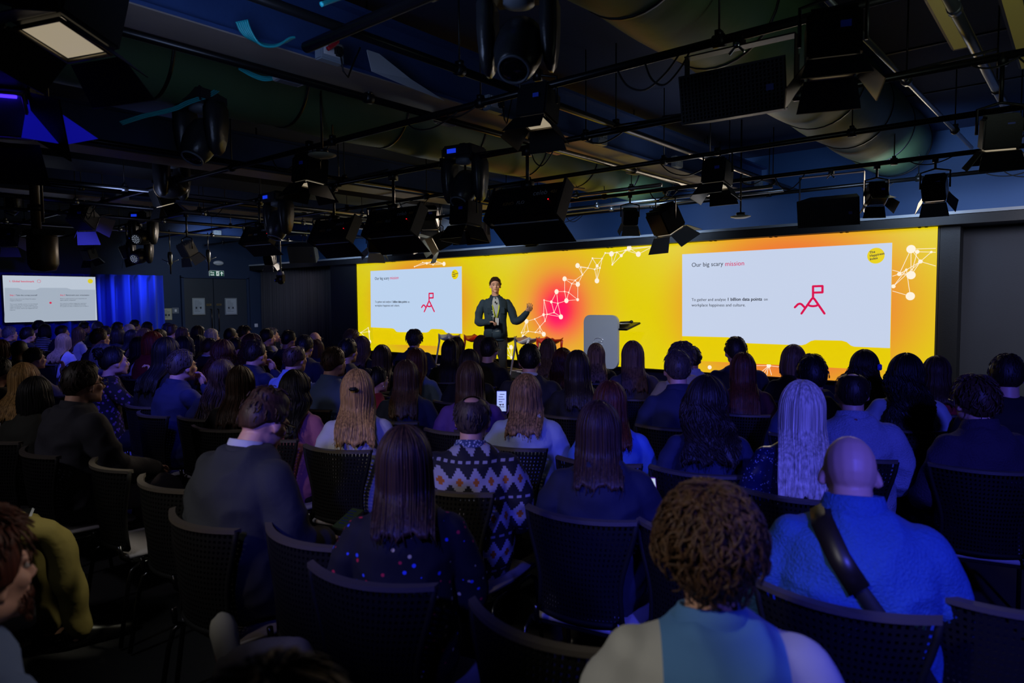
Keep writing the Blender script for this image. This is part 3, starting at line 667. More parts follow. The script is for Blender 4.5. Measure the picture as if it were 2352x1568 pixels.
# the blue lamp at the left edge
p=atz(8,232,2.72); t=spotlamp(p,1.15,62,-52,'large lamp with a blue lit barn door at the left edge','off',50)
G().poly([(-.02,.0),(.26,-.20),(.12,-.24),(-.06,-.22)],.006).obj('lit_flap',mat('blue_light_flap','2424d0',.5,emit='1616c8',es=.35),t,False).location=(.16,-.14,.02)  # blue light on this door is put into its colour and glow
g=G(); g.tube([(-.16,-.19,-.02),(.10,-.19,-.02)],.010,8); g.obj('violet_tube',mat('violet_glow','4030ff',.3,emit='3a20ff',es=3.0),t)
m_mh=mat('moving_head_plastic','2a2b30',.32,bump=.1,bscale=40)
def moving_head(p, s, yaw, pitch, label, lens='dark', zp=ZP):
    t=thing('moving_head',label,'moving light',tuple(map(float,p)),radians(yaw)); Z=.34*s
    G().bbox((0,0,Z),(.34*s,.30*s,.12*s),.02*s).obj('base',m_mh,t,False)
    G().box((-.05*s,-.155*s,Z),(.10*s,.008,.04*s)).obj('display',mat('blue_display','1030c0',.3,emit='1838e0',es=.8),t,False)
    for sg in (-1,1):
        g=G(); R=[]
        for z,w,d in ((.30,.05,.14),(.24,.08,.19),(.10,.08,.19),(-.02,.07,.16),(-.10,.05,.12),(-.14,.02,.06)):
            x=.18*s*sg; R.append([(x+a*w*s*.5, b_*d*s*.5, z*s) for a,b_ in ((-1,-1),(1,-1),(1,1),(-1,1))])
        g.rings(R); g.obj('yoke_arm',m_mh,t)
    G().lathe([(.02*s,.30*s),(.09*s,.29*s),(.09*s,.24*s),(.04*s,.22*s)],n=18).obj('pan_bearing',m_grey,t)
    Rm=rotm(pitch,0,0); g=G().lathe([(.0,.18),(.08,.17),(.12,.13),(.138,.05),(.138,-.05),(.12,-.13),(.098,-.175),(.085,-.19),(.0,-.19)],n=24)
    for k in range(12): a=2*pi*k/12; g.box((.122*cos(a),.122*sin(a),.0),(.012,.012,.14))
    g.v=[tuple(Rm@(np.array(v)*s)) for v in g.v]; g.obj('head',m_mh,t)
    g=G().lathe([(0,-.193),(.078,-.193),(.078,-.20),(.09,-.20),(.09,-.185)],n=24); g.v=[tuple(Rm@(np.array(v)*s)) for v in g.v]
    g.obj('lens_ring',m_grey if lens!='amber' else mat('amber_ring','a08860',.4,.3),t)
    g=G().lathe([(0,-.202),(.05,-.2015),(.076,-.194)],n=20,close=False); g.v=[tuple(Rm@(np.array(v)*s)) for v in g.v]; g.obj('lens',mat('dark_glass','14161c',.08,.2),t)
    if lens=='led':
        g=G()
        for k,(a,r) in enumerate([(0,0)]+[(60*i,.032) for i in range(6)]+[(30*i,.060) for i in range(12)]): g.ell((r*cos(radians(a)),r*sin(radians(a)),-.206),(.011,.011,.006),8,4)
        g.v=[tuple(Rm@(np.array(v)*s)) for v in g.v]; g.obj('led_cluster',mat('led_lens','b8c0cc',.2,emit='8a94a4',es=.6),t)
    g=G(); h=max(zp-float(p[2]),Z+.08*s); g.tube([(0,0,Z+.05*s),(0,0,h)],.02,8); g.box((0,0,h-.03),(.06,.09,.08)); g.obj('clamp',m_blackmetal,t)
    return t
moving_head(zfix(1192,112,2.5),.82,25,-38,'largest moving head at top centre, lens towards camera',zp=3.88)
moving_head(zfix(462,322,2.5),.9,15,-30,'moving head with violet lens at upper left',zp=3.88)
moving_head(zfix(1068,432,4.93),1.0,10,-35,'moving head above the middle of the left slide',zp=ZP+.1)
moving_head(zfix(396,428,3.61),.95,-62,-80,'moving head seen from the side with a ringed nozzle','amber')
moving_head(zfix(330,543,4.93),1.0,30,-72,'round lamp with a cluster of small lenses, upper one','led')
moving_head(zfix(322,588,4.93),.9,35,-72,'round lamp with a cluster of small lenses, lower one','led')
moving_head(zfix(640,515,4.93),1.0,0,-20,'moving head in shadow above the second panel light')
moving_head(zfix(30,470,3.61),.9,0,-20,'moving head with red and yellow tags at left edge')
# panel lights
def panel_light(px,py,Y,s,yaw,label,txt=False,led_=True):
    p=aty(px,py,Y); t=thing('panel_light',label,'panel light',tuple(map(float,p)),radians(yaw)); Rm=rotm(-28,0,0)
    def tr(g): g.v=[tuple(Rm@(np.array(v)*s)) for v in g.v]; return g
    tr(G().bbox((0,0,0),(.78,.12,.34),.015)).obj('housing',m_blackmetal,t,False)
    for sg in (-1,1): tr(G().bbox((sg*.40,0,.0),(.03,.16,.40),.008)).obj('end_cap',m_black,t,False)
    tr(G().box((0,.065,0),(.72,.01,.30))).obj('diffuser',mat('panel_diffuser','c8ccd4',.5,emit='b8bcc8',es=.5),t,False)
    tr(G().box((0,.07,-.17),(.74,.03,.012))).obj('edge_strip',mat('bright_edge','c0c6d0',.3,.5),t,False)
    g=G(); g.add([(-.40,.06,-.175),(.40,.06,-.175),(.44,.30,-.25),(-.36,.30,-.25),(-.40,.055,-.183),(.40,.055,-.183),(.44,.295,-.258),(-.36,.295,-.258)],[(0,1,2,3),(7,6,5,4),(0,4,5,1),(1,5,6,2),(2,6,7,3),(3,7,4,0)]); tr(g).obj('barn_door',m_black,t,False)
    g=G(); g.add([(-.40,.06,.175),(.40,.06,.175),(.40,.26,.30),(-.40,.26,.30),(-.40,.055,.183),(.40,.055,.183),(.40,.255,.308),(-.40,.255,.308)],[(0,1,2,3),(7,6,5,4),(0,4,5,1),(1,5,6,2),(2,6,7,3),(3,7,4,0)]); tr(g).obj('barn_door',m_black,t,False)
    h=ZP-float(p[2]); g=G(); g.tube([(-.43*s,0,0),(-.43*s,-.02,.1),(-.43*s,-.02,.19*s),(0,0,.19*s)],.012,6); g.tube([(0,0,.12*s),(0,0,h)],.016,8); g.box((0,0,h-.03),(.07,.08,.09)); g.box((0,0,.17*s),(.09,.09,.07)); g.obj('yoke',m_blackmetal,t)
    e=Matrix(Rm.tolist()).to_euler()
    def tx(b_,sz,x,z,m):
        o,w=text(b_,sz*s,tuple(Rm@(np.array([x,-.0625,z])*s)),(pi/2+e.x,0,0),m,'panel_text',t)
    tx('celeb',.075,.08,.04,mat('print_grey','8a8e96',.6)); tx('401',.05,.27,.045,mat('print_amber','806030',.6))
    tx('KINO',.05,-.24,-.04,mat('print_amber','806030',.6)); tx('FLO',.05,-.08,-.04,mat('print_grey','8a8e96',.6))
    if led_: tr(G().ell((.27,-.064,-.02),(.006,.004,.006),8,4)).obj('red_indicator',mat('red_led','ff2030',.3,emit='ff1020',es=2.0),t)
panel_light(1212,468,4.93,.98,4,'largest panel light with printed name above the speaker')
panel_light(905,510,4.93,.92,4,'second panel light with a red indicator left of the largest')
panel_light(768,530,4.93,.85,4,'third panel light from the right above the pleated curtain')
panel_light(597,540,4.93,.75,8,'furthest left panel light above the dark doors')
# loudspeakers
def speaker(p,w,h,d,yaw,pitch,label,m,frame=True,zp=ZP):
    t=thing('loudspeaker',label,'loudspeaker',tuple(map(float,p)),radians(yaw)); Rm=rotm(pitch,0,0)
    def tr(g): g.v=[tuple(Rm@np.array(v)) for v in g.v]; return g
    g=G(); g.add([(-w/2,-d/2,-h/2),(w/2,-d/2,-h/2),(w/2,-d/2,h/2),(-w/2,-d/2,h/2),(-w*.38,d/2,-h/2),(w*.38,d/2,-h/2),(w*.38,d/2,h/2),(-w*.38,d/2,h/2)],[(0,1,2,3),(7,6,5,4),(0,4,5,1),(1,5,6,2),(2,6,7,3),(3,7,4,0)]); tr(g).obj('cabinet',m,t,False)
    g=G(); nx,nz=int(w/.02),int(h/.02)
    for i in range(nx+1): g.box((-w/2+.01+i*(w-.02)/nx,-d/2-.008,0),(.006,.006,h-.02))
    for i in range(nz+1): g.box((0,-d/2-.008,-h/2+.01+i*(h-.02)/nz),(w-.02,.006,.006))
    tr(g).obj('grille',m,t,False)
    tr(G().box((w*.36,-d/2-.013,-h*.05),(.035,.004,.03))).obj('badge',mat('blue_badge','3048a0',.4),t,False)
    g=G(); H=zp-float(p[2])
    if frame:
        for sg in (-1,1): g.box((sg*(w/2+.012),0,H/2-.05),(.006,.06,H-.02))
        g.box((0,0,H-.06),(w+.03,.07,.008)); g.box((0,0,H-.03),(.05,.06,.06)); g.obj('bracket',m_blackmetal,t,False)
        g=G(); g.tube([(-.04,-.04,H-.10),(0,-.04,H-.06),(.04,-.04,H-.10)],.008,6); g.ell((0,-.04,H-.06),(.018,.018,.018)); g.obj('wing_nut',m_chrome,t)
    else:
        for x in (-.04,.04): g.tube([(x,0,h/2*.8),(x,0,H-.03)],.008,6)
        g.box((0,0,H-.03),(.12,.07,.06))
        g.obj('hanger',m_steel,t)
m_spk=mat('speaker_black','141517',.55); m_spkg=mat('speaker_grey','6a7280',.6)
speaker(aty(1697,212,3.61),.55,.25,.26,4,12,'big black loudspeaker in a bracket at upper right',m_spk)
speaker(aty(1908,484,7.97),.62,.29,.30,4,14,'black loudspeaker hanging near the ledge at right',m_spk)
speaker(aty(1086,536,7.97),.62,.32,.30,4,8,'grey grille loudspeaker hanging behind the panel lights',mat('speaker_slate','3c4658',.5))
speaker(aty(700,580,7.97),.56,.34,.34,34,20,'pale grey loudspeaker above the pleated curtain',m_spkg,False)
speaker(aty(935,562,7.97),.55,.30,.3,0,18,'pale grey loudspeaker half hidden by a panel flap',m_spkg,False)
# pendant discs
def pendant(p,r,label,m):
    t=thing('pendant_disc',label,'fitting',tuple(map(float,p))); g=G().lathe([(0,.02),(.3*r,.02),(r,.004),(r,-.004),(.6*r,-.02),(0,-.024)],n=28); g.obj('disc',m,t)
    G().tube([(0,0,.02),(0,0,3.8-float(p[2]))],.010,8).obj('stem',m_blackmetal,t); G().lathe([(0,.05),(.05,.045),(.05,.02),(0,.02)],n=14).obj('hub',m_blackmetal,t)
pendant(aty(1701,497,7.97),.115,'white pendant disc before the blue upper wall',mat('disc_white','c8d0cc',.4))
pendant(aty(740,356,3.4),.115,'pale olive ceiling disc on a rod at left',mat('disc_olive','8a8a6c',.6))
pendant(aty(590,355,4.4),.13,'dim ceiling disc left of the olive one',mat('disc_grey','7a8088',.6))
# column pole with projector at far left, camera on a drop pole, antennas
p=atx(80,450,-9.0); Xc,Yc=-9.0,float(p[1])
t=thing('drop_pole','thick brown pole hanging from the ceiling at far left','pole',(Xc,Yc,0)); G().tube([(0,0,float(atx(92,585,-9.0)[2])+.25),(0,0,3.85)],.05,14).obj('pole',mat('bronze_pole','4c443c',.4,.3),t); G().tube([(.16,.02,2.62),(.16,.02,3.8)],.016,8).obj('pole',mat('bronze_pole','4c443c',.4,.3),t)
G().lathe([(.05,2.75),(.075,2.75),(.075,2.82),(.05,2.82)],n=16,close=False).obj('collar',m_blackmetal,t)
q=atx(92,585,-9.0); t=thing('projector','large brown projector housing hanging at far left','projector',(Xc,Yc+.05,float(q[2])))
G().lathe([(0,.22),(.13,.22),(.15,.20),(.15,-.10),(.12,-.17),(0,-.19)],n=24).obj('housing',mat('bronze_pole','4c443c',.4,.3),t)
G().bbox((0,0,.24),(.46,.32,.06),.01).obj('mount_plate',m_blackmetal,t,False); G().box((-.16,-.165,.24),(.10,.006,.035)).obj('label_plate',m_white,t,False)
q=aty(645,640,6.33); t=thing('ceiling_camera','black camera on a drop pole before the pleated curtain','camera',tuple(map(float,q)))
G().tube([(0,0,.10),(0,0,ZP-float(q[2]))],.016,8).obj('drop_pole',m_grey,t); G().lathe([(0,.12),(.05,.12),(.06,.06),(0,.05)],n=16).obj('base',m_grey,t); G().ell((0,0,-.01),(.07,.07,.085),16,10).obj('body',m_blackmetal,t)
g=G(); g.tube([(0,-.05,-.02),(0,-.10,-.03)],.03,12); g.obj('lens',mat('dark_glass','14161c',.08,.2),t)
for sg in (-1,1): G().bbox((sg*.085,0,.01),(.02,.06,.12),.006).obj('fork',m_blackmetal,t,False)
for px,py,l in ((391,598,'silver sprayer shaped sensor left of the exit sign'),(478.5,592,'silver sprayer shaped sensor above the exit sign')):
    q=atx(px,py,-13.4); t=thing('hanging_sensor',l,'sensor',tuple(map(float,q))); G().lathe([(0,.16),(.035,.16),(.045,.10),(.045,-.06),(.02,-.09),(.012,-.26),(0,-.26)],n=14).obj('body',m_steel,t)
    g=G(); g.tube([(-.04,-.14,.02),(0,0,-.05),(.04,.14,.02)],.008,6); g.obj('arms',m_steel,t); G().tube([(0,0,.16),(0,0,ZP-float(q[2]))],.01,6).obj('stem',m_steel,t)
# ---------------------------------------------------------------- people: body, clothes and hair builders
def hx(n, c, **k): return mat('cloth_'+n, c, k.pop('rough',.85), bump=k.pop('bump',.35), bscale=k.pop('bscale',9), **k)
SKINS = {'fair':'c99a84','mid':'a87860','dark':'5a3a2a'}
m_skin = {k: mat('skin_'+k, v, .5, noise=.08, nscale=6) for k,v in SKINS.items()}
HAIRC = dict(black='0c0a0c',dbrown='1e1410',brown='3a261a',tbrown='4e3623',lbrown='5e4430',blonde='a88a5c',goldblonde='a8824c',platinum='c8bca8',streaked='6e5236',grey='6a6664',greybrown='3e342e',auburn='48200f',red='8a2c12',beige='b8a68c',navyc='1a2440',skin='c99a84')
def hairmat(n):
    k='hair_'+n
    if k in MATS: return MATS[k]
    c=lin(HAIRC[n]); m=mat(k,c,.52,spec=.35); nt,N,M,mix,tc,sx=nodes(m)
    mp=N('ShaderNodeMapping'); mp.inputs['Scale'].default_value=(1,1,.03); nt.links.new(tc.outputs['Object'],mp.inputs[0])
    n1=N('ShaderNodeTexNoise'); n1.inputs['Scale'].default_value=110; n1.inputs['Detail'].default_value=3; nt.links.new(mp.outputs[0],n1.inputs['Vector'])
    rp=N('ShaderNodeMapRange'); nt.links.new(n1.outputs['Fac'],rp.inputs[0]); rp.inputs[1].default_value=.3; rp.inputs[2].default_value=.7
    lo=.25 if n=='streaked' else .5; hi=2.2 if n=='streaked' else 1.5
    b=nt.nodes['Principled BSDF']; nt.links.new(mix(rp.outputs[0],tuple(x*lo for x in c),tuple(min(1,x*hi) for x in c)),b.inputs['Base Color'])
    bp=N('ShaderNodeBump'); bp.inputs['Strength'].default_value=.6; bp.inputs['Distance'].default_value=.004; nt.links.new(n1.outputs['Fac'],bp.inputs['Height']); nt.links.new(bp.outputs[0],b.inputs['Normal'])
    return m
def pattern(kind):
    k='cloth_'+kind
    if k in MATS: return MATS[k]
    m=mat(k,'101018',.85); nt,N,M,mix,tc,sx=nodes(m); b=nt.nodes['Principled BSDF']
    def vor(scale,out='Distance'):
        v=N('ShaderNodeTexVoronoi'); v.inputs['Scale'].default_value=scale; nt.links.new(tc.outputs['Object'],v.inputs['Vector']); return v
    if kind=='geometric':
        a=M('ADD',M('ARCTAN2',sx[0],M('SUBTRACT',.02,sx[1])),0.0); fr=M('FRACT',M('MULTIPLY',M('ADD',sx[0],M('MULTIPLY',sx[1],.5)),12.5))
        tri=M('MULTIPLY',M('ABSOLUTE',M('SUBTRACT',fr,.5)),2.0); tq=M('DIVIDE',M('FLOOR',M('MULTIPLY',tri,5.0)),5.0)
        w=M('FRACT',M('DIVIDE',M('ADD',sx[2],.0),.17)); d=M('ABSOLUTE',M('SUBTRACT',w,.5))
        wh=M('LESS_THAN',d,M('SUBTRACT',.36,M('MULTIPLY',tq,.34))); inner=M('LESS_THAN',d,M('SUBTRACT',.11,M('MULTIPLY',tq,.34)))
        fr2=M('FRACT',M('MULTIPLY',sx[0],26.0)); dash=M('MULTIPLY',M('LESS_THAN',fr2,.55),M('GREATER_THAN',d,.465))
        c1=mix(wh,lin('0b0d1c'),lin('8e8ea0')); c2=mix(inner,c1,lin('9a5418')); c3=mix(dash,c2,lin('8e8ea0')); nt.links.new(c3,b.inputs['Base Color'])
    elif kind=='floral':
        v=vor(38); msk=M('LESS_THAN',v.outputs['Distance'],.24); sp=N('ShaderNodeSeparateColor'); nt.links.new(v.outputs['Color'],sp.inputs[0])
        r=sp.outputs[0]; g_=sp.outputs[1]; pick=M('MULTIPLY',msk,M('GREATER_THAN',g_,.55))
        c1=mix(M('GREATER_THAN',r,.35),lin('3a5ae0'),lin('d02038')); c2=mix(M('GREATER_THAN',r,.72),c1,lin('d8c890'))
        nt.links.new(mix(pick,lin('08080c'),c2),b.inputs['Base Color'])
    elif kind=='blotch':
        v=vor(30); nt.links.new(mix(M('LESS_THAN',v.outputs['Distance'],.34),lin('0a0710'),lin('6a4a72')),b.inputs['Base Color'])
    elif kind=='stripes':
        fr=M('FRACT',M('MULTIPLY',sx[2],30.0)); nt.links.new(mix(M('LESS_THAN',fr,.4),lin('08080c'),lin('c8c8d0')),b.inputs['Base Color'])
    elif kind=='sequin':
        v=vor(210); sp=N('ShaderNodeSeparateColor'); nt.links.new(v.outputs['Color'],sp.inputs[0]); nt.links.new(mix(M('GREATER_THAN',sp.outputs[0],.965),lin('141c48'),lin('a0a8d0')),b.inputs['Base Color'])
        nt.links.new(v.outputs['Color'],b.inputs['Normal']) if False else None; b.inputs['Roughness'].default_value=.3; b.inputs['Metallic'].default_value=.3
    elif kind=='knitblue':
        fr=M('SINE',M('MULTIPLY',sx[2],260.0)); bp=N('ShaderNodeBump'); bp.inputs['Strength'].default_value=.8; bp.inputs['Distance'].default_value=.006; nt.links.new(fr,bp.inputs['Height']); nt.links.new(bp.outputs[0],b.inputs['Normal']); b.inputs['Base Color'].default_value=(*lin('9aa2c0'),1)
    elif kind=='whiteblue':
        nt.links.new(mix(M('LESS_THAN',M('ABSOLUTE',M('SUBTRACT',sx[0],.015)),.125),lin('a8a8a4'),lin('4a78ac')),b.inputs['Base Color'])
    elif kind=='collar_geo':
        v=vor(90); nt.links.new(mix(M('LESS_THAN',v.outputs['Distance'],.4),lin('30406a'),lin('a0a8c0')),b.inputs['Base Color'])
    return m
CL = dict(navy='10162a',black='09090c',purple='3a2350',white='a8a6b0',redtop='8a1420',grey='4a4a50',beigeknit='9a8c70',suit='191a20',navyblue='121c3c',darkolive='1c1d16',
 charcoal='24242e',lightblue='6f86b4',denimblue='4a5f88',denimpale='8a96ac',denimbright='3f68b0',pink='a8647c',whiteblouse='b0b2bc',violet='4a2c78',beige='6e6354',taupe='4a423c',cream='a8a090',
 pinkband='a8a2a8',blazer='22262a',paleshirt='9098b8',darkred='3a0c12',tee='2a3450',fleece='7c86a2',purpleknit='2a2034',blueknit='24508c',whiteblue='a8a8b0',greyblue='5a6c90',greytop='6a665e',black2='060608')
def clothmat(n):
    if n in ('geometric','floral','blotch','stripes','sequin','knitblue','whiteblue'): return pattern(n)
    fine = n in ('blueknit','fleece','purpleknit','beigeknit')
    return hx(n, CL[n], bump=.5 if fine else .4, bscale=120 if fine else 9, noise=.35 if fine else .08, nscale=160 if fine else 5)
def remesh(g, vox, smooth_it=3, name='b'):
    me=g.mesh(name); o=bpy.data.objects.new('tmp',me); C.objects.link(o)
    m=o.modifiers.new('r','REMESH'); m.mode='VOXEL'; m.voxel_size=vox; m.use_smooth_shade=True
    s=o.modifiers.new('s','SMOOTH'); s.factor=.5; s.iterations=smooth_it
    dg=bpy.context.evaluated_depsgraph_get(); r=bpy.data.meshes.new_from_object(o.evaluated_get(dg)); bpy.data.objects.remove(o); bpy.data.meshes.remove(me)
    r.name=name; r.polygons.foreach_set('use_smooth',[True]*len(r.polygons)); return r
def ering(c, rx, ry, n=20, tilt=0):
    return [(c[0]+rx*cos(2*pi*k/n), c[1]+ry*sin(2*pi*k/n)*cos(tilt), c[2]+ry*sin(2*pi*k/n)*sin(tilt)) for k in range(n)]
def skel(pose, sex):
    """joints of a seated (or standing) person, local +Y is forward, floor at z=0"""
    w=.185 if sex=='m' else .165
    J=dict(hd=np.array([0,.035,1.19]),pitch=0.0,w=w)
    J['torso']=[(0,-.02,.46,.155,.125),(0,-.03,.54,.178,.135),(0,-.05,.64,.158,.115),(0,-.06,.74,.146,.108),(0,-.055,.86,.163,.115),(0,-.045,.95,.172,.112),(0,-.038,1.00,.160,.095),(0,-.03,1.035,.122,.078),(0,-.022,1.062,.078,.064)]
    J['neck']=[(0,-.025,1.03,.064,.064),(0,-.012,1.09,.056,.058),(0,.005,1.15,.055,.06)]
    J['legs']=[[(s*.09,.0,.525),(s*.11,.22,.53),(s*.125,.45,.515),(s*.125,.45,.30),(s*.125,.43,.09)] for s in (-1,1)]
    J['feet']=[[(s*.125,.40,.045),(s*.13,.52,.045),(s*.14,.63,.035)] for s in (-1,1)]
    J['arms']=[[(s*(w-.022),-.037,.975),(s*(w+.030),-.03,.86),(s*(w+.052),.0,.735),(s*(w+.01),.13,.67),(s*.10,.27,.635)] for s in (-1,1)]
    J['hand']=[((s*-.10,.9,-.15),(0,0,-1)) for s in (-1,1)]
    if pose=='down':
        J['hd']=np.array([0,.085,1.155]); J['pitch']=-28
        J['neck']=[(0,-.02,1.03,.064,.064),(0,.01,1.08,.056,.058),(0,.045,1.125,.055,.06)]
        J['torso']=[(0,-.02,.46,.16,.125),(0,-.03,.54,.185,.135),(0,-.055,.64,.168,.12),(0,-.07,.74,.160,.115),(0,-.07,.86,.178,.12),(0,-.055,.95,.185,.115),(0,-.04,1.00,.170,.10),(0,-.025,1.035,.125,.08),(0,-.012,1.062,.078,.064)]
    if pose=='clasp':
        J['arms']=[[(s*w,-.035,.985),(s*(w+.045),.0,.86),(s*(w+.05),.06,.735),(s*(w-.03),.24,.67),(s*.05,.40,.63)] for s in (-1,1)]
        J['hand']=[((s*-.5,.75,-.05),(0,0,-1)) for s in (-1,1)]
    if pose=='chin':
        J['arms'][1]=[(w,-.035,.985),(w+.03,.05,.88),(w+.01,.17,.80),(.12,.21,.92),(.06,.17,1.03)]; J['hand'][1]=((-.25,-.2,.9),(0,-1,0))
    if pose=='raised':
        J['arms'][1]=[(w,-.035,.985),(w+.06,.06,.87),(w+.03,.20,.80),(.16,.28,.92),(.11,.27,1.06)]; J['hand'][1]=((-.15,.0,.98),(0,-1,0))
        J['arms'][0]=[(-w,-.035,.985),(-w-.05,.02,.86),(-w-.04,.12,.77),(-.12,.24,.80),(-.04,.33,.84)]; J['hand'][0]=((.5,.6,.3),(0,0,-1))
    if pose=='phonelow':
        J['arms'][1]=[(w-.022,-.037,.975),(w+.035,.0,.85),(w+.055,.07,.73),(.235,.19,.70),(.23,.30,.735)]; J['hand'][1]=((0,.45,.85),(0,-1,.4))
    if pose=='phone':
        J['arms'][1]=[(w-.022,-.037,.975),(w+.035,.02,.86),(w+.05,.13,.76),(.225,.25,.80),(.225,.35,.88)]; J['hand'][1]=((0,.25,.95),(0,-1,.2))
    if pose=='stand':
        dz=.0
        J['torso']=[(0,0,.80,.150,.10),(0,0,.90,.165,.115),(0,0,1.00,.150,.105),(0,.005,1.12,.142,.10),(0,.0,1.24,.160,.112),(0,-.01,1.34,.172,.110),(0,-.015,1.41,.165,.092),(0,-.012,1.455,.120,.075),(0,-.005,1.48,.074,.062)]
        J['neck']=[(0,-.01,1.44,.062,.062),(0,0,1.51,.056,.058),(0,.015,1.57,.055,.06)]
        J['hd']=np.array([0,.03,1.66]); w=.185
        J['legs']=[[(s*.085,.0,.90),(s*.095,.0,.70),(s*.105,.01,.49),(s*.115,-.005,.28),(s*.12,-.02,.09)] for s in (-1,1)]
        J['feet']=[[(s*.12,-.05,.045),(s*.13,.07,.045),(s*.145,.19,.035)] for s in (-1,1)]
        # left arm (his right) bent with the clicker, other arm out to the side, palm open
        J['arms']=[[(-w,-.015,1.385),(-w-.07,.0,1.26),(-w-.12,.02,1.10),(-w-.21,.12,1.14),(-w-.29,.22,1.24)],
                   [(w,-.015,1.385),(w+.06,-.02,1.26),(w+.085,.0,1.10),(.20,.13,1.09),(.11,.25,1.10)]]
        J['hand']=[((-.35,.25,.9),(.2,-1,.2)),((-.75,.45,.0),(0,0,-1))]
    return J
def add_limb(g, P, R, n=12):
    # smooth the polyline a little
    Q=[];RR=[]
    P=[np.array(p,float) for p in P]
    for i in range(len(P)-1):
        p0,p1,p2,p3=P[max(i-1,0)],P[i],P[i+1],P[min(i+2,len(P)-1)]
        for k in range(4):
            t=k/4; Q.append(.5*((2*p1)+(-p0+p2)*t+(2*p0-5*p1+4*p2-p3)*t**2+(-p0+3*p1-3*p2+p3)*t**3)); RR.append(R[i]*(1-t)+R[i+1]*t)
    Q.append(P[-1]); RR.append(R[-1]); g.tube(Q,RR,n); g.ell(Q[0],(RR[0],)*3,n,6); g.ell(Q[-1],(RR[-1],)*3,n,6)
def head_prims(g, J, sex):
    Rm=rotm(J['pitch'],0,0); c=J['hd']
    def E(p,r,ang=None):
        Q=Rm if ang is None else Rm@rotm(*ang)
        g.ell(tuple(c+Rm@np.array(p)),r,16,10,Q)
    E((0,-.012,.012),(.075,.094,.098)); E((0,.035,-.04),(.058,.056,.072)); E((0,.062,-.082),(.034,.030,.028)); E((0,.078,-.100),(.020,.018,.015))
    E((0,.070,.022),(.056,.022,.018)); E((-.038,.058,-.022),(.024,.026,.024)); E((.038,.058,-.022),(.024,.026,.024)); E((0,.080,-.060),(.024,.016,.017))
    E((0,.094,-.055),(.021,.009,.0055)); E((0,.092,-.067),(.019,.009,.006)); E((-.045,.01,-.065),(.018,.045,.026)); E((.045,.01,-.065),(.018,.045,.026))
    g.tube([c+Rm@np.array(p) for p in ((0,.086,.014),(0,.100,-.008),(0,.112,-.028),(0,.100,-.036))],[.007,.0095,.0125,.010],8)
    for s in (-1,1):
        E((s*.078,-.004,-.012),(.009,.019,.031),(0,s*-18,s*-20)); E((s*.076,.002,-.036),(.008,.010,.011))
        g.ell(tuple(c+Rm@np.array((s*.011,.100,-.034))),(.007,.008,.006),8,6)
def hand_mesh(g, wrist, d, pn, s=1.0, side=1, curl=.6, spread=.12):
    """palm, four bent fingers of unequal length, and a thumb from the side of the palm"""
    d=np.array(d,float); d/=np.linalg.norm(d); pn=np.array(pn,float); pn-=d*np.dot(pn,d); pn/=np.linalg.norm(pn); u=np.cross(d,pn)*side
    w=np.array(wrist,float); B=np.array([u,d,pn]).T
    g.ell(w+d*.045*s,(.040*s,.052*s,.015*s),12,8,B)
    g.tube([w-d*.03*s,w+d*.02*s],[.024*s,.028*s],10,.7,up=pn)
    for k,(o,L) in enumerate(((-.030,.066),(-.010,.076),(.010,.072),(.029,.056))):
        P=[w+d*.075*s+u*o*s]; a=0.15; q=d+u*(o/.03)*spread; q/=np.linalg.norm(q)
        for j,f in enumerate((.42,.32,.26)):
            a+=curl*(.5+.25*j); dd=q*cos(a)+pn*sin(a); P.append(P[-1]+dd*L*f*s)
        g.tube(P,[.0095*s,.009*s,.0082*s,.0068*s],8); g.ell(P[-1],(.0068*s,)*3,8,5); g.ell(P[1],(.0098*s,)*3,8,5)
    T=[w+d*.018*s-u*.030*s, w+d*.045*s-u*.052*s+pn*.01*s, w+d*.070*s-u*.062*s+pn*.018*s, w+d*.088*s-u*.058*s+pn*.024*s]
    g.tube(T,[.014*s,.0115*s,.0095*s,.0075*s],8); g.ell(T[-1],(.0075*s,)*3,8,5)
BC={}
def body_mesh(pose, sex, hi=False, J=None, key=None):
    k=(pose,sex,hi,key)
    if k in BC: return BC[k]
    J=J or skel(pose,sex); g=G(); fs=1.0 if sex=='m' else .92
    g.rings([ering((x,y,z),rx*fs,ry*fs) for x,y,z,rx,ry in J['torso']]); g.rings([ering((x,y,z),rx*(1 if sex=='m' else .86),ry*(1 if sex=='m' else .86)) for x,y,z,rx,ry in J['neck']])
    for a in J['arms']: add_limb(g,a,[.048*fs,.045*fs,.040*fs,.036*fs,.026*fs])
    for l in J['legs']: add_limb(g,l,[.082,.076,.058,.054,.038])
    for f in J['feet']: add_limb(g,f,[.038,.036,.026])
    head_prims(g,J,sex); me=remesh(g,.0065 if hi else .0105,3 if hi else 2,'body')
    h=G()
    for i,(a,(d,pn)) in enumerate(zip(J['arms'],J['hand'])): hand_mesh(h,a[-1],d,pn,1.0 if sex=='m' else .88,1 if i==0 else -1,.25 if (pose=='stand' and i==0) else (.95 if pose in('raised','stand','phone','phonelow') else .55),.30 if (pose=='stand' and i==0) else .12)
    hm=h.mesh('h'); bm=bmesh.new(); bm.from_mesh(me); bm.from_mesh(hm); bm.to_mesh(me); bm.free(); bpy.data.meshes.remove(hm)
    me.polygons.foreach_set('use_smooth',[True]*len(me.polygons)); BC[k]=(me,J); return BC[k]
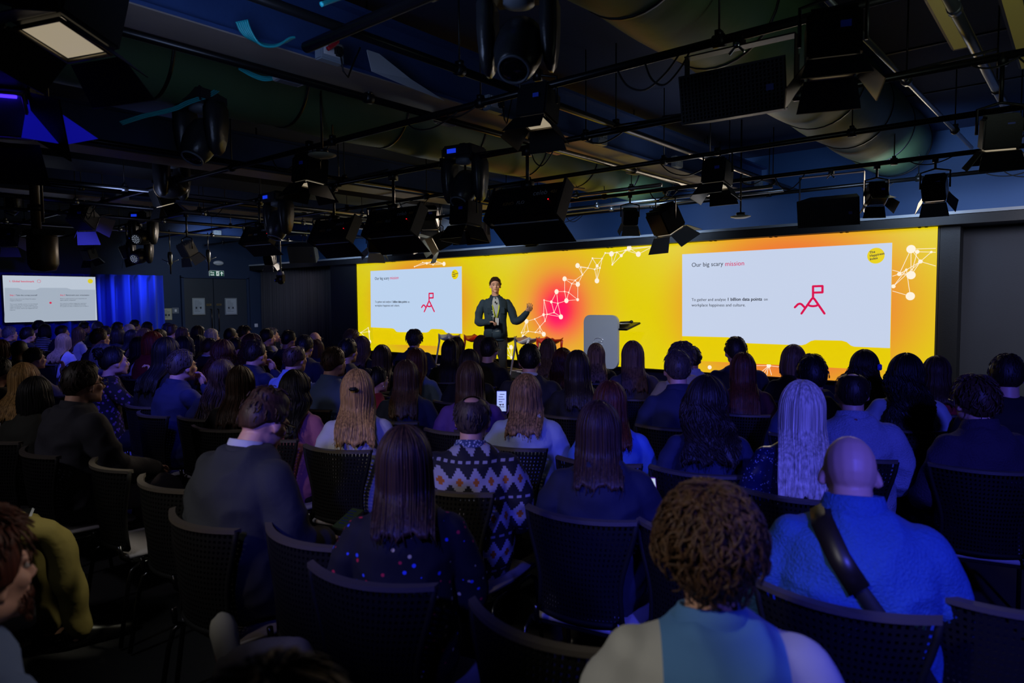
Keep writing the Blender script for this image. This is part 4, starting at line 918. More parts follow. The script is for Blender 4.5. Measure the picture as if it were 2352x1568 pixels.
def top_mesh(pose, sex, fit_, J, key=None):
    k=('top',pose,sex,fit_,key)
    if k in BC: return BC[k]
    e={'slim':.010,'loose':.020}[fit_]; g=G(); fs=1.0 if sex=='m' else .92; T=J['torso']; 
    rg=[]
    for i,(x,y,z,rx,ry) in enumerate(T):
        if i==len(T)-1: z+=.010
        ee=e*(1.0 if i<len(T)-1 else 1.0); lo = e*1.2 if i in (2,3) else 0
        rg.append(ering((x,y,z),rx*fs+ee+lo,ry*fs+ee+lo))
    g.rings(rg)
    for a in J['arms']: add_limb(g,a[:-1]+[tuple(np.array(a[-1])*.92+np.array(a[-2])*.08)],[.049*fs+e*.9,.047*fs+e*1.1,.044*fs+e*1.3,.040*fs+e,.031*fs+e*.8])
    # folds: short raised creases on the back and the elbows
    random.seed(5)
    for i in range(7):
        z=T[2][2]+random.uniform(0,.3); s=random.choice((-1,1)); yb=-.155 if pose!='stand' else -.11
        g.tube([(s*.02,yb,z),(s*.08,yb+.015,z+.02),(s*.13,yb+.05,z+.05)],[.004,.010,.004],6)
    me=remesh(g,.011,2,'top')
    nz=np.array([v.co[:] for v in me.vertices]); rr=np.random.RandomState(3)
    d=np.zeros(len(nz))
    for q in range(7):
        kx,ky,kz=rr.uniform(-1,1,3)*np.array([26,26,38]); d+=np.sin(nz@np.array([kx,ky,kz])+rr.uniform(0,6))
    d=(1-np.abs(d/3.5))*7; d*=.0016 if fit_=='slim' else .0026
    nn=np.zeros(len(nz)*3); me.vertices.foreach_get('normal',nn); nz=nz+nn.reshape(-1,3)*d[:,None]; me.vertices.foreach_set('co',nz.ravel()); me.update()
    BC[k]=me; return me
def trouser_mesh(pose, sex, J, key=None):
    k=('tr',pose if pose=='stand' else 'sit',sex,key)
    if k in BC: return BC[k]
    g=G(); T=J['torso'][:3]; fs=1.0 if sex=='m' else .95
    g.rings([ering((x,y,z),rx*fs+.008,ry*fs+.008) for x,y,z,rx,ry in T])
    for l in J['legs']: add_limb(g,l,[.092,.086,.070,.068,.056])
    me=remesh(g,.013,2,'trousers'); nz=np.array([v.co[:] for v in me.vertices]); nn=np.zeros(len(nz)*3); me.vertices.foreach_get('normal',nn); rr=np.random.RandomState(9); d=np.zeros(len(nz))
    for q in range(6): d+=np.sin(nz@(rr.uniform(-1,1,3)*45)+rr.uniform(0,6))
    nz=nz+nn.reshape(-1,3)*(d*(.0024 if key=='olive' else .0020))[:,None]; me.vertices.foreach_set('co',nz.ravel()); me.update(); BC[k]=me; return me
def shoe_mesh(J, i, key):
    k=('shoe',i,key)
    if k in BC: return BC[k]
    P=[np.array(p) for p in J['feet'][i]]; g=G(); d=(P[-1]-P[0]); d/=np.linalg.norm(d)
    Rr=[]
    for t,w,h in ((-.045,.028,.045),(-.02,.036,.07),(.05,.038,.065),(.12,.042,.048),(.19,.046,.038),(.245,.040,.030),(.275,.022,.018)):
        c=P[0]+d*t; u=np.array([d[1],-d[0],0]); u/=np.linalg.norm(u)+1e-9; z0=c[2]-.045
        Rr.append([c+u*w*cos(a)+np.array([0,0,-.043+(h*(1+sin(a))*.5 if sin(a)>0 else h*.0)+.02*(1+sin(a))]) for a in np.linspace(0,2*pi,12,endpoint=False)])
    g.rings(Rr); me=g.mesh('shoe'); BC[k]=me; return me
# hair ---------------------------------------------------------------
def sst(a,b,x): t=min(1,max(0,(x-a)/(b-a))); return t*t*(3-2*t)
HS = dict( # style: top thickness, side thickness, length below head centre, flare, wave, lock count
 short=(.016,.007,0,0,0,150), crop=(.020,.0065,0,0,0,120), buzz=(.007,.006,0,0,0,0), messy=(.028,.014,0,0,.006,260), tousled=(.034,.022,0,0,.012,900), curlyshort=(.034,.024,0,0,.014,200),
 balding=(.0,.010,0,0,0,60), thin=(.004,.009,0,0,0,110), bald=None, long=(.014,.016,.27,.02,.0012,110), wavy=(.018,.024,.36,.06,.014,120), curlylong=(.026,.032,.27,.06,.020,170),
 bob=(.016,.024,.15,.02,.002,70), shoulder=(.016,.020,.22,.035,.006,90), halfup=(.022,.020,.28,.05,.006,140), bun=(.016,.012,0,0,.003,70), cap=(.006,.010,0,0,0,30))
def hair_mesh(style, seed=0, J=None, length=None):
    J=J or skel('lap','m'); k=('hair',style,seed,J['pitch'],float(J['hd'][2]),length)
    if k in BC: return BC[k]
    tt,ts,L,fl,wv,nl=HS[style]; nl=int(nl*(1.5 if L else 1)); L=length or L; rnd=random.Random(seed*7+hash_(style)); A=np.array([.077,.096,.104]); g=G()
    ph=[rnd.uniform(0,6.28) for _ in range(8)]
    def thick(th,phi):
        f=.5+.5*cos(phi*1.05) if phi<2.9 else 0
        t=ts+(tt-ts)*f; 
        if style=='crop': t=ts+(tt-ts)*sst(1.05,.75,phi)
        if style in ('thin','balding'): t=ts*sst(.4,1.0,phi)
        return t*(1+.08*sin(5*th+ph[0])+.04*sin(11*th+ph[1]+2*phi)+.02*sin(23*th+ph[2]))
    def hairline(th):
        a=abs(th); return 2.20+(1.72-2.20)*sst(.5,1.35,a)+(.98-1.72)*sst(1.7,2.35,a)
    def fallf(th): return 1-sst(1.85,2.35,abs(th))       # 1 at the back and sides
    def path(th, n=26, off=0.0):
        hl=hairline(th); P=[]; ff=fallf(th) if L else 0; 
        ph_e=min(hl, 1.62) if L else hl
        zend=A[2]*cos(hl); 
        n1=n//2 if L else n
        for i in range(n1+1):
            p=.04+(ph_e-.04)*i/n1; t=thick(th,p)+off; P.append(((A[0]+t)*sin(p)*sin(th), -(A[1]+t)*sin(p)*cos(th)-.010, (A[2]+t)*cos(p)+.012))
        if L:
            x0,y0,z0=P[-1]; Lt=(L*(1+.05*sin(7*th+ph[3])+.03*sin(17*th+ph[4])))*ff+ (.03)*(1-ff)
            if style=='bob': Lt=L*ff+.06*(1-ff)
            for i in range(1,n-n1+1):
                t=i/(n-n1); z=z0-Lt*t; b=sst(-.07,-.20,z) if style not in ('bob',) else 0; sp=1+fl*8*sst(0,1,t)*.35
                if style=='bob': sp=1+.10*sin(pi*min(1,t*1.05))-.16*sst(.7,1,t)
                x=x0*sp+ (0.012*sin(z*26+ph[5]+th*2)*wv/.014); y=y0*(1-b)+(-.206-off)*b - fl*.10*t
                if z<-.18: y-= .050*sst(-.18,-.34,z)
                y+=wv*.6*sin(z*30+ph[6]+3*th)
                P.append((x,y,z))
        return P
    nth=56
    cols=[path(-pi+2*pi*j/nth) for j in range(nth)]
    if style in ('thin','balding'):   # open crown: the ring starts below the bald patch
        cols=[c[6 if style=='balding' else 8:] for c in cols]
    n=len(cols[0]); R=[[cols[j][i] for j in range(nth)] for i in range(n)]
    last=np.array(R[-1]); prev=np.array(R[-2]); inn=[]
    cc=np.array([0,-.02,0])
    for j in range(nth):
        p=last[j]; q=np.array([p[0]*.72,(p[1]+.01)*.72-.01,p[2]+.012]) if L else np.array([p[0]*.93,p[1]*.93,p[2]]); inn.append(tuple(q))
    R.append(inn); g.rings(R, close=(style not in ('thin','balding')))
    # locks lying on and slightly off the surface
    for i in range(nl):
        th=rnd.uniform(-2.2,2.2) if L else rnd.uniform(-pi,pi); o=rnd.uniform(-.0005,.002) if L else rnd.uniform(.0005,.004)
        P=path(th,26,o); m=len(P)
        if L:
            s=rnd.randint(0,12); e=m-1-rnd.randint(0,3) if rnd.random()<.7 else rnd.randint(16,m-1); Q=[np.array(p) for p in P[s:e+1]]
            if style in ('curlylong','wavy'):
                f=rnd.uniform(38,60) if style=='curlylong' else rnd.uniform(20,30); a0=rnd.uniform(0,6.28); am=wv*(.75 if style=='curlylong' else .5)
                Q=[q+np.array([am*sin(q[2]*f*1.6+a0),am*cos(q[2]*f*1.6+a0)*.8-am*.3,0])*sst(.06,-.10,q[2]) for q in Q]
            else:
                dx=rnd.uniform(-.006,.006); Q=[q+np.array([dx*t_/len(Q),0,0]) for t_,q in enumerate(Q)]
            if rnd.random()<.5: Q.append(Q[-1]+np.array([rnd.uniform(-.012,.012),rnd.uniform(-.01,.004),-rnd.uniform(.01,.035)]))
            w=rnd.uniform(.0025,.0055); g.tube(Q,[(w*min(1,.25+4*t_/len(Q))*(1 if t_<len(Q)-3 else .45),w*.28) for t_ in range(len(Q))],5)
        else:
            lo=.9 if style in('balding',) else (.5 if style=='thin' else .05)
            s=int(m*rnd.uniform(lo if lo<.9 else .38,.84)); 
            if style=='bun' or style=='cap': Q=[np.array(p) for p in P[max(0,s-5):s+4]]
            else:
                p0=np.array(P[min(s,m-1)]); nrm=p0/np.linalg.norm(p0); tng=np.array(P[min(s+1,m-1)])-np.array(P[max(s-1,0)]); tng/=np.linalg.norm(tng)+1e-9
                sw=np.cross(nrm,tng)*rnd.uniform(-1,1)*(1.0 if style in('messy','tousled','curlyshort') else .35); ln=dict(short=.024,crop=.025,messy=.05,tousled=.055,curlyshort=.04,thin=.028,balding=.025).get(style,.03)
                up_=dict(messy=.35,tousled=.55,curlyshort=.35,short=.08,crop=.15).get(style,.05); d=tng+sw+nrm*up_; d/=np.linalg.norm(d); Q=[]
                c_=rnd.uniform(-1,1)*(1.2 if style in('tousled','curlyshort') else .5)
                for t_ in range(6):
                    u=t_/5; Q.append(p0+nrm*(.002)+d*ln*u+np.cross(nrm,d)*c_*ln*.5*sin(u*3)-nrm*ln*up_*.8*u*u)
            if len(Q)>2:
                w=rnd.uniform(.0022,.0042)*(1.25 if style in('messy','curlyshort') else 1); mm=len(Q); g.tube(Q,[(w*sin(.35+2.5*t_/mm),w*.55) for t_ in range(mm)],5)
    if style=='bun':
        g.ell((0,-.115,.075),(.045,.040,.042),14,10)
        for i in range(16): a=rnd.uniform(0,6.28); b_=rnd.uniform(-.6,.9); g.tube([(.045*cos(a+u*1.6)*cos(b_+u*.3),-.115+.02*sin(u*2)-.04*sin(b_+u),.075+.045*sin(a+u*1.6)) for u in np.linspace(0,1.6,8)],[.004,.006,.007,.007,.007,.006,.005,.003],5)
    if False:
        g.rings([ering((0,-.112,.03),.018,.016,10),ering((0,-.135,.0),.035,.022,10),ering((0,-.16,-.08),.052,.026,10),ering((0,-.225,-.20),.050,.020,10),ering((0,-.25,-.27),.02,.01,10)])
    me=g.mesh('hair'); Rm=rotm(J['pitch'],0,0)
    for v in me.vertices:
        p=np.array(v.co[:]); q=Rm@p; f=1 if p[2]>-.06 else max(0,1+(p[2]+.06)/.12); q=q*f+(p+np.array([0,.0,0]))*(1-f) if J['pitch'] else p
        v.co=tuple(q+J['hd'])
    me.update(); BC[k]=me; return me
def hash_(s): return sum(ord(c)*(i+3) for i,c in enumerate(s))
def glasses(parent, J, m, onhair=False, round_=True):
    Rm=rotm(J['pitch'],0,0); g=G(); dz=.07 if onhair else 0; dy=-.028 if onhair else 0
    for s in (-1,1):
        P=[]
        for a in range(17):
            t=a*2*pi/16; u=cos(t); v=sin(t)
            if not round_: u=np.sign(u)*abs(u)**.6; v=np.sign(v)*abs(v)**.6
            P.append((s*.033+.024*u,.103+dy,.004+dz+.019*v))
        g.tube(P,.0022,6)
        g.tube([(s*.057,.102+dy,.008+dz),(s*.080,.085+dy,.008+dz),(s*.084,.02+dy,.004+dz),(s*.083,-.02+dy,-.008+dz)],.0022,6)
    g.tube([(-.010,.105+dy,.008+dz),(0,.108+dy,.010+dz),(.010,.105+dy,.008+dz)],.002,6)
    g.v=[tuple(J['hd']+Rm@np.array(v)) for v in g.v]; return g.obj('glasses',m,parent)
def face(parent, J, hair, beard=False):
    Rm=rotm(J['pitch'],0,0); T=lambda v: tuple(J['hd']+Rm@np.array(v))
    k=('eye',J['pitch'],float(J['hd'][2]))
    if k not in BC:
        out=[]
        for s in (-1,1):
            g=G(); g.ell(T((s*.031,.0765,.002)),(.013,.0115,.0065),12,8,Rm); a=g.mesh('eye'); g=G(); g.ell(T((s*.032,.0885,.002)),(.0045,.002,.0045),10,6,Rm); b=g.mesh('iris')
            g=G(); g.tube([T((s*.014,.090,.020)),T((s*.032,.091,.026)),T((s*.050,.080,.020))],[.003,.004,.002],6); c=g.mesh('eyebrow'); out.append((a,b,c))
        g=G(); g.tube([T((-.022,.094,-.060)),T((-.008,.102,-.058)),T((0,.101,-.060)),T((.008,.102,-.058)),T((.022,.094,-.060))],[.001,.003,.003,.003,.001],6); g.tube([T((-.019,.094,-.064)),T((0,.101,-.067)),T((.019,.094,-.064))],[.001,.0045,.001],6); out.append(g.mesh('mouth'))
        g=G(); 
        rnd=random.Random(3)
        for i in range(150):
            a=rnd.uniform(-1.35,1.35); z=rnd.uniform(-.105,-.045); r_=1-.0*z; x=.060*sin(a)*(1+ (z+.05)*2.2); y=.035+.062*cos(a)*(1+(z+.05)*.6)
            if abs(a)<.45 and -.074<z<-.05: continue
            g.tube([T((x,y,z)),T((x*1.07,y+.006*cos(a),z-.014))],[.003,.0015],4)
        out.append(g.mesh('beard')); BC[k]=out
    o=BC[k]
    for a,b,c in o[:2]:
        e=link('eye',a,mat('eye_white','8e8884',.3),parent); link('iris',b,mat('iris_dark','20180f',.2),e); link('eyebrow',c,hair,parent)
    link('mouth',o[2],mat('lip','9a5650',.45),parent)
    if beard: link('beard',o[3],hair,parent)
def person(loc, scale, yaw, sex, style, hc, cloth, pose, label, group, seed=0, hi=False, skin='fair', facing=False, J=None, key=None, tr='black2', shoes='black', fit_=None, length=None, gl=None, beard=False, shoecol=None):
    t=thing('person',label,'person',loc,yaw,group); t.scale=(scale,)*3
    me,J=body_mesh(pose,sex,hi,J,key); sk=m_skin[skin]; link('body',me,sk,t)
    fit_=fit_ or ('loose' if cloth in('blazer','suit','purpleknit','blueknit','fleece','geometric','denimpale','whiteblue','greyblue','navy','charcoal') else 'slim')
    link('top',top_mesh(pose,sex,fit_,J,key),clothmat(cloth),t)
    link('trousers',trouser_mesh(pose,sex,J,key),hx(tr,CL.get(tr,tr)),t)
    for i in (0,1): link('shoe',shoe_mesh(J,i,(pose=='stand',key)),shoecol or mat('shoe_black','0c0c0e',.4),t)
    hm=hairmat(hc if hc!='skin' else 'greybrown')
    if style!='bald': link('hair',hair_mesh(style,seed,J,length),hm,t)
    if style=='cap':
        k=('capmesh',J['pitch'])
        if k not in BC:
            g=G(); g.lathe([(.0,.128),(.03,.126),(.065,.105),(.088,.06),(.092,.025),(.085,.022)],n=24); g.add([(-.06,.08,.03),(.06,.08,.03),(.05,.16,.012),(-.05,.16,.012),(-.06,.08,.024),(.06,.08,.024),(.05,.16,.006),(-.05,.16,.006)],[(0,1,2,3),(7,6,5,4),(0,4,5,1),(1,5,6,2),(2,6,7,3),(3,7,4,0)])
            g.v=[tuple(J['hd']+np.array(v)*np.array([1,1.12,1])) for v in g.v]; BC[k]=g.mesh('cap')
        link('cap',BC[k],mat('cap_'+hc,{'black':'0c0c10','grey':'34343c','beige':'9a8c74','navyc':'141c34'}[hc],.8),t)
    if facing: face(t,J,hm,beard)
    if gl: glasses(t,J,mat('glasses_dark','0c0a0a',.3) if gl!='metal' else m_steel,gl=='hair',gl!='square')
    return t,J
def collar(parent, J, m, r=.078, h=.045, tilt=.25, name='collar'):
    x,y,z=J['torso'][-1][:3]; g=G()
    n=24; R=[]
    for rr,zz in ((r+.022,-.032),(r+.010,h*.4),(r-.002,h),(r-.008,h),(r-.002,h*.4),(r-.008,-.032)):
        R.append([(x+rr*cos(2*pi*k/n), y+.006+rr*.92*sin(2*pi*k/n), z-.01+zz-sin(2*pi*k/n)*tilt*.06) for k in range(n)])
    g.rings(R,close=False); return g.obj(name,m,parent)
# chairs --------------------------------------------------------------
def chair_meshes():
    D={}
    nx,nz=22,17
    def P(u,v,off=0):      # u -1..1 across, v 0..1 up; hourglass outline, wrapped around the sitter
        w=.175+.055*sst(.25,1,v)-.01*sin(pi*v); x=u*w; y=-.245-.035*v-.01*sin(pi*v)+.075*(u*u)*(.55+.45*v); z=.47+.41*v-.012*v*u*u*0
        z+= -.035*(1-u*u)*0; z = z-.02*sst(.5,1,v)*(1-u*u)*0; return (x,y+off,z)
    g=G(); gu=[-.90+1.8*i/nx for i in range(nx+1)]; gv=[.06+.86*j/nz for j in range(nz+1)]; du=.9/nx*.52; dv=.43/nz*.50
    for i in range(nx+1):    # vertical webs
        ring=[]
        for v in [0,.1,.25,.4,.55,.7,.85,1.0]:
            u=gu[i]; a=P(u-du,v); b=P(u+du,v); ring.append([a,b,(b[0],b[1]+.008,b[2]),(a[0],a[1]+.008,a[2])])
        g.rings(ring)
    for j in range(nz+1):    # horizontal webs
        ring=[]
        for i in range(13):
            u=-1+2*i/12; a=P(u,gv[j]-dv); b=P(u,gv[j]+dv); ring.append([a,b,(b[0],b[1]+.0065,b[2]),(a[0],a[1]+.0065,a[2])])
        g.rings(ring)
    D['backrest']=g.mesh('backrest',False)
    g=G()
    for s in (-1,1): g.tube([P(s,v,.003) for v in np.linspace(0,1,9)],.011,8)
    g.tube([P(u,0,.003) for u in np.linspace(-1,1,9)],.012,8); D['back_frame']=g.mesh('back_frame')
    g=G(); R=[]
    for u in np.linspace(-1.02,1.02,17): x,y,z=P(u,1.0); R.append([(x,y-.010,z-.008),(x,y-.010,z+.007),(x,y+.018,z+.009),(x,y+.018,z-.008)])
    g.rings(R); D['back_rim']=g.mesh('back_rim',False)
    g=G(); R=[]
    for t,w,dz in ((0,.19,.0),(.06,.215,.006),(.2,.225,.0),(.36,.22,-.004),(.43,.20,-.02),(.45,.15,-.035)):
        y=-.20+t; R.append([(-w,y,.425+dz),(-w*1.0,y,.440+dz),(-w*.7,y,.447+dz),(w*.7,y,.447+dz),(w,y,.440+dz),(w,y,.425+dz)])
    g.rings(R); D['seat_pad']=g.mesh('seat_pad')
    g=G().bbox((0,.02,.415),(.44,.44,.022),.008); D['seat_shell']=g.mesh('seat_shell',False)
    for s in (-1,1):
        D['front_leg%d'%s]=G().tube([(s*.225,.0,.40),(s*.232,.14,.40),(s*.235,.19,.37),(s*.238,.21,.30),(s*.245,.245,.015)],.011,8).mesh('leg')
        D['rear_leg%d'%s]=G().tube([(s*.225,.0,.40),(s*.23,-.17,.405),(s*.235,-.215,.38),(s*.24,-.235,.31),(s*.25,-.285,.015)],.011,8).mesh('leg')
    g=G(); 
    for y in (-.12,.12): g.tube([(-.225,y,.40),(.225,y,.40)],.009,6)
    for s in (-1,1): g.tube([(s*.18,-.20,.41),(s*.175,-.235,.44),(s*.172,-.243,.50)],.012,6)
    D['under_frame']=g.mesh('under_frame'); return D
CM_=chair_meshes()
m_cback=mat('chair_mesh_black','050506',.75,spec=.25); m_crim=mat('chair_rim','4a443e',.5); m_cpad=mat('chair_pad','8c8890',.85,bump=.2,bscale=200); m_cleg=mat('chair_black_chrome','2a2a2e',.2,.85)
def chair(loc, yaw, label, scale=1.0):
    t=thing('mesh_back_chair',label,'chair',loc,yaw,'audience chairs'); t.scale=(1,1,1)
    link('backrest',CM_['backrest'],m_cback,t); link('back_frame',CM_['back_frame'],m_cback,t); link('back_rim',CM_['back_rim'],m_crim,t)
    link('seat_pad',CM_['seat_pad'],m_cpad,t); link('seat_shell',CM_['seat_shell'],m_cback,t); link('under_frame',CM_['under_frame'],m_cleg,t)
    for s in (-1,1): link('leg',CM_['front_leg%d'%s],m_cleg,t); link('leg',CM_['rear_leg%d'%s],m_cleg,t)
    return t
# ---------------------------------------------------------------- the audience: X Y head-top-height | angle seen from behind (+ = turned right) ...
PEOPLE='''
-13.67 3.30 1.346 60 m short grey navy lap|short grey hair facing right at the left edge
-14.83 3.36 1.369 70 m short dbrown black lap|dark hair cut off by the left frame edge
-15.69 4.26 1.402 60 m cap black navy lap|dark cap right below the white wall screen
-12.71 3.30 1.350 55 m short dbrown navy lap|dark hair and beard lit blue at far left
-15.09 4.20 1.337 50 f bob black stripes lap|black bob and a black and white striped top
-14.15 4.20 1.321 70 m short dbrown navy lap|short brown hair just below the wall screen's corner
-15.83 5.10 1.340 65 m short dbrown navy lap|dark parted hair before the blue curtain edge
-15.11 5.10 1.359 55 m cap grey navy lap|grey flat cap before the blue curtain
-12.27 4.26 1.345 60 m short dbrown navy lap|dark hair behind the brown haired glasses wearer
-11.08 3.30 1.296 40 f long blonde white lap|long pale blonde hair and white shirt far left
-13.32 4.20 1.313 50 f long lbrown white lap|long light brown hair glasses and white strapped top
-9.71 3.30 1.392 60 m short brown purple lap|brown swept hair black glasses and purple jumper
-14.07 5.10 1.357 60 m short black navy lap|black hair in the furthest row before blue curtain
-13.24 4.98 1.341 40 m cap beige navy lap|beige patterned cap in the far left block
-15.62 6.00 1.353 65 m short dbrown navy lap|dark quiff highest against the blue curtain folds
-14.98 6.00 1.325 65 f shoulder dbrown navy lap|dark hair right end of the blue curtain
-11.75 4.26 1.320 60 f bob dbrown navy lap|dark bob round glasses and navy top far left
-11.05 4.20 1.317 60 f long black black lap|long black hair behind the white blouse wearer
-10.45 4.14 1.351 40 f curlylong lbrown black lap|light brown curls in the far left block
-8.09 3.30 1.396 55 f bob red redtop lap|bright copper hair and red top far left
-9.81 4.08 1.354 65 f bob dbrown black lap|small glasses behind the copper haired woman
-14.18 6.06 1.317 60 m cap navyc navy lap|navy baseball cap beneath the wall notice
-12.03 5.22 1.338 50 m crop brown navy lap|cropped brown hair beside the navy baseball cap
-11.50 5.16 1.313 65 f long brown black lap|long brown hair and glasses left of the doors
-10.94 5.16 1.345 70 f shoulder dbrown white lap|brown hair face raised before left door leaf
-10.38 5.10 1.310 70 f bob platinum grey lap|short platinum blonde bob before the dark doors
-9.79 5.10 1.341 60 m buzz black black lap|close shaved black hair right of platinum bob
-11.04 6.00 1.306 85 m messy dbrown black lap|glasses pushed up on hair and raised face
-7.34 4.08 1.356 50 f curlylong auburn black lap|auburn curls below the man with raised glasses
-8.76 5.10 1.343 60 m short dbrown black lap|short dark hair and beard looking up at stage
-10.16 6.00 1.294 75 m short grey white chin|white top hand on face and light hair
-8.22 5.10 1.331 50 m short black navy lap|thick black hair before the pleated curtain
-6.47 4.20 1.354 30 m short black navy lap|low dark head left of the bald glasses wearer
-8.96 6.00 1.258 50 m bald skin black lap|bald head and glasses before the pleated curtain
-9.58 2.40 1.296 45 m buzz black navy lap|close cropped black hair far left second block
-10.32 2.40 1.278 50 f shoulder auburn black lap|auburn hair cut by the left frame edge
-8.58 2.28 1.250 65 f short dbrown beigeknit raised|glasses beige knit sleeve and raised fist
-6.55 1.50 1.303 50 m short black black lap|dark head low at the left frame edge
-6.99 2.40 1.341 40 f bob grey purple lap|grey hair hidden behind the bun woman
-6.40 2.28 1.342 75 f bun black blotch raised|dark bun hairband and purple patterned blouse
-8.63 3.36 1.319 55 f long black white lap|long black hair and white striped blouse
-5.92 2.52 1.431 45 f long black black lap|long black hair below the red top wearer
-7.32 3.30 1.363 50 f shoulder black black lap|black shoulder hair below the left door edge
-9.01 4.26 1.289 45 f long black black lap|smooth black hair below the door's left notice
-8.48 4.14 1.264 55 m short brown suit lap|short brown hair dark suit and visible ear
-6.49 3.30 1.352 40 f curlylong auburn black lap|tight auburn curls between two dark suited men
-7.95 4.20 1.277 55 m short dbrown suit lap|short dark hair dark suit below door handles
-5.88 3.30 1.363 50 m short dbrown navyblue chin|dark combed hair navy shirt hand at mouth
-5.38 2.40 1.350 60 m short greybrown navyblue chin|grey brown hair navy jacket hand on chin
-4.98 2.52 1.285 20 f wavy brown navy lap|wavy brown hair lit violet left of centre
-4.49 2.40 1.277 20 f long brown black lap|long brown hair with lit edge behind blazer
-5.91 1.50 1.292 35 f long goldblonde pinkband lap|golden blonde hair white and magenta collar
-5.20 1.38 1.248 40 f bob black darkolive lap|black bob pearl earring and dark top
-4.53 1.44 1.375 62 m short dbrown charcoal clasp|glasses dark shirt and hands clasped on knee
-2.62 1.50 1.353 50 m crop brown blazer down|faded crop black glasses and grey blazer
-5.23 3.30 1.342 45 m balding brown lightblue lap|thinning brown hair and light blue shirt
-7.41 4.98 1.239 10 f bob auburn navyblue lap|dark red bob left of the bearded man
-4.67 3.30 1.345 45 m short brown denimblue lap|ginger beard and blue denim shirt
-5.70 4.20 1.336 40 m short black darkolive lap|black hair and dark olive hoodie
-6.65 5.10 1.298 20 f shoulder lbrown black phone|light brown bob turned to a white phone
-8.05 6.00 1.305 30 m curlyshort lbrown black lap|light brown curls against the screen's left edge
-5.17 4.20 1.297 10 f long brown black lap|smooth brown hair before left slide bottom
-6.72 6.00 1.334 15 m messy greybrown charcoal lap|spiky dark hair grey sides before left slide
-4.61 4.14 1.293 15 f long auburn denimblue lap|long auburn hair over one denim shoulder
-3.79 3.30 1.286 8 f long brown navyblue lap|long brown hair lit blue and navy jacket
-4.49 3.60 1.17 55 f bun black redtop lap|dark bun silver earring and red blouse
-3.34 2.52 1.311 5 f halfup goldblonde whiteblouse lap|half up golden blonde hair and white blouse
-3.91 2.46 1.274 25 f wavy black pink lap|wavy black hair and pink jacket
-5.15 5.10 1.307 5 f long dbrown black lap|very long dark hair before the red stool
-5.94 6.00 1.265 30 f long brown black lap|brown hair and glasses behind long dark hair
-4.01 4.20 1.302 5 f long dbrown black lap|long dark hair right of the denim shoulder
-5.42 5.88 1.306 5 f long lbrown black lap|light brown hair just under the speaker
-4.59 5.10 1.338 25 m short dbrown black lap|thick dark hair glasses and black jacket
-3.15 3.30 1.312 0 f long brown violet phone|very long brown hair and violet top
-3.45 4.32 1.352 5 m short black suit lap|short black hair and suit below white stool
-4.53 6.00 1.286 5 f long lbrown beige lap|long light brown hair below right red stool
-3.60 4.98 1.278 -5 f wavy auburn knitblue lap|auburn waves and pale ribbed blue jumper
-2.90 4.20 1.337 -5 f long dbrown black lap|long dark hair left of the lectern
-3.87 5.94 1.264 -5 f long streaked black lap|streaked blonde hair before the lectern
-3.02 5.22 1.351 -5 f long lbrown taupe lap|long light brown hair right of the lectern
-2.50 5.10 1.357 -15 m messy greybrown cream lap|cream shirt and cap in the front row
-2.12 4.26 1.365 -10 m short greybrown navyblue lap|grey hair and navy shirt beside blue shirt
-2.22 2.34 1.266 10 m thin greybrown geometric lap|thinning crown and black white orange patterned jumper
-2.57 3.18 1.272 5 f shoulder streaked denimpale lap|streaked shoulder hair and pale denim jacket
-1.98 3.18 1.272 -5 f long auburn denimbright lap|auburn hair and bright blue denim shirt
-1.55 2.40 1.294 0 f long brown navy phonelow|long brown hair navy jumper centre front
-1.74 1.50 1.301 3 f long brown floral lap|very long brown hair and floral black top
-2.89 6.12 1.250 -8 m short black paleshirt lap|short black hair and pale blue shirt
-2.39 5.94 1.366 -10 m short dbrown navy lap|short dark hair navy hoodie before right slide
-1.97 5.04 1.306 -5 f long auburn darkred lap|very long straight auburn hair and dark red top
-1.48 3.30 1.322 -5 f curlylong dbrown navyblue lap|dark curly shoulder hair and navy jumper
-1.87 5.88 1.321 -5 f bob lbrown black lap|smooth light brown bob before right slide
-1.32 4.50 1.345 -20 m short black tee lap|round black hair and dark blue tee
-1.46 4.98 1.317 -25 m short dbrown black lap|dark head half behind the round black hair
-1.36 6.00 1.291 -25 f curlylong dbrown black lap|dark curls clip and thin glasses facing left
-0.98 4.08 1.303 -8 m balding dbrown fleece lap|balding crown dark ring and pale blue fleece
-0.90 5.10 1.340 -8 f curlylong black denimpale lap|big black curls and pale blue denim shirt
-0.84 5.88 1.274 -8 f shoulder brown redtop lap|brown bob and red top near wall corner
-0.97 3.18 1.345 -4 f long platinum sequin lap|long platinum hair and sequinned navy top
-0.43 4.20 1.302 -35 m messy brown purpleknit lap|tousled brown hair glasses and purple cardigan
-0.36 5.10 1.359 -10 m short dbrown black lap|dark hair black top at right frame edge
-0.55 2.28 1.290 -8 m bald skin blueknit down|bald head blue jumper and diagonal bag strap
-0.61 1.38 1.300 -8 m tousled tbrown whiteblue lap|tousled brown hair white and light blue jacket
-1.703 0.331 1.300 62 m messy auburn greyblue lap|auburn beard profile at the bottom left corner
-0.70 0.40 1.290 20 m messy brown greytop lap|blurred brown crown at the bottom edge
'''
random.seed(21)
HIRES={'glasses dark shirt and hands clasped on knee','faded crop black glasses and grey blazer','tousled brown hair glasses and purple cardigan','auburn beard profile at the bottom left corner','bald head blue jumper and diagonal bag strap'}
SEATED={}
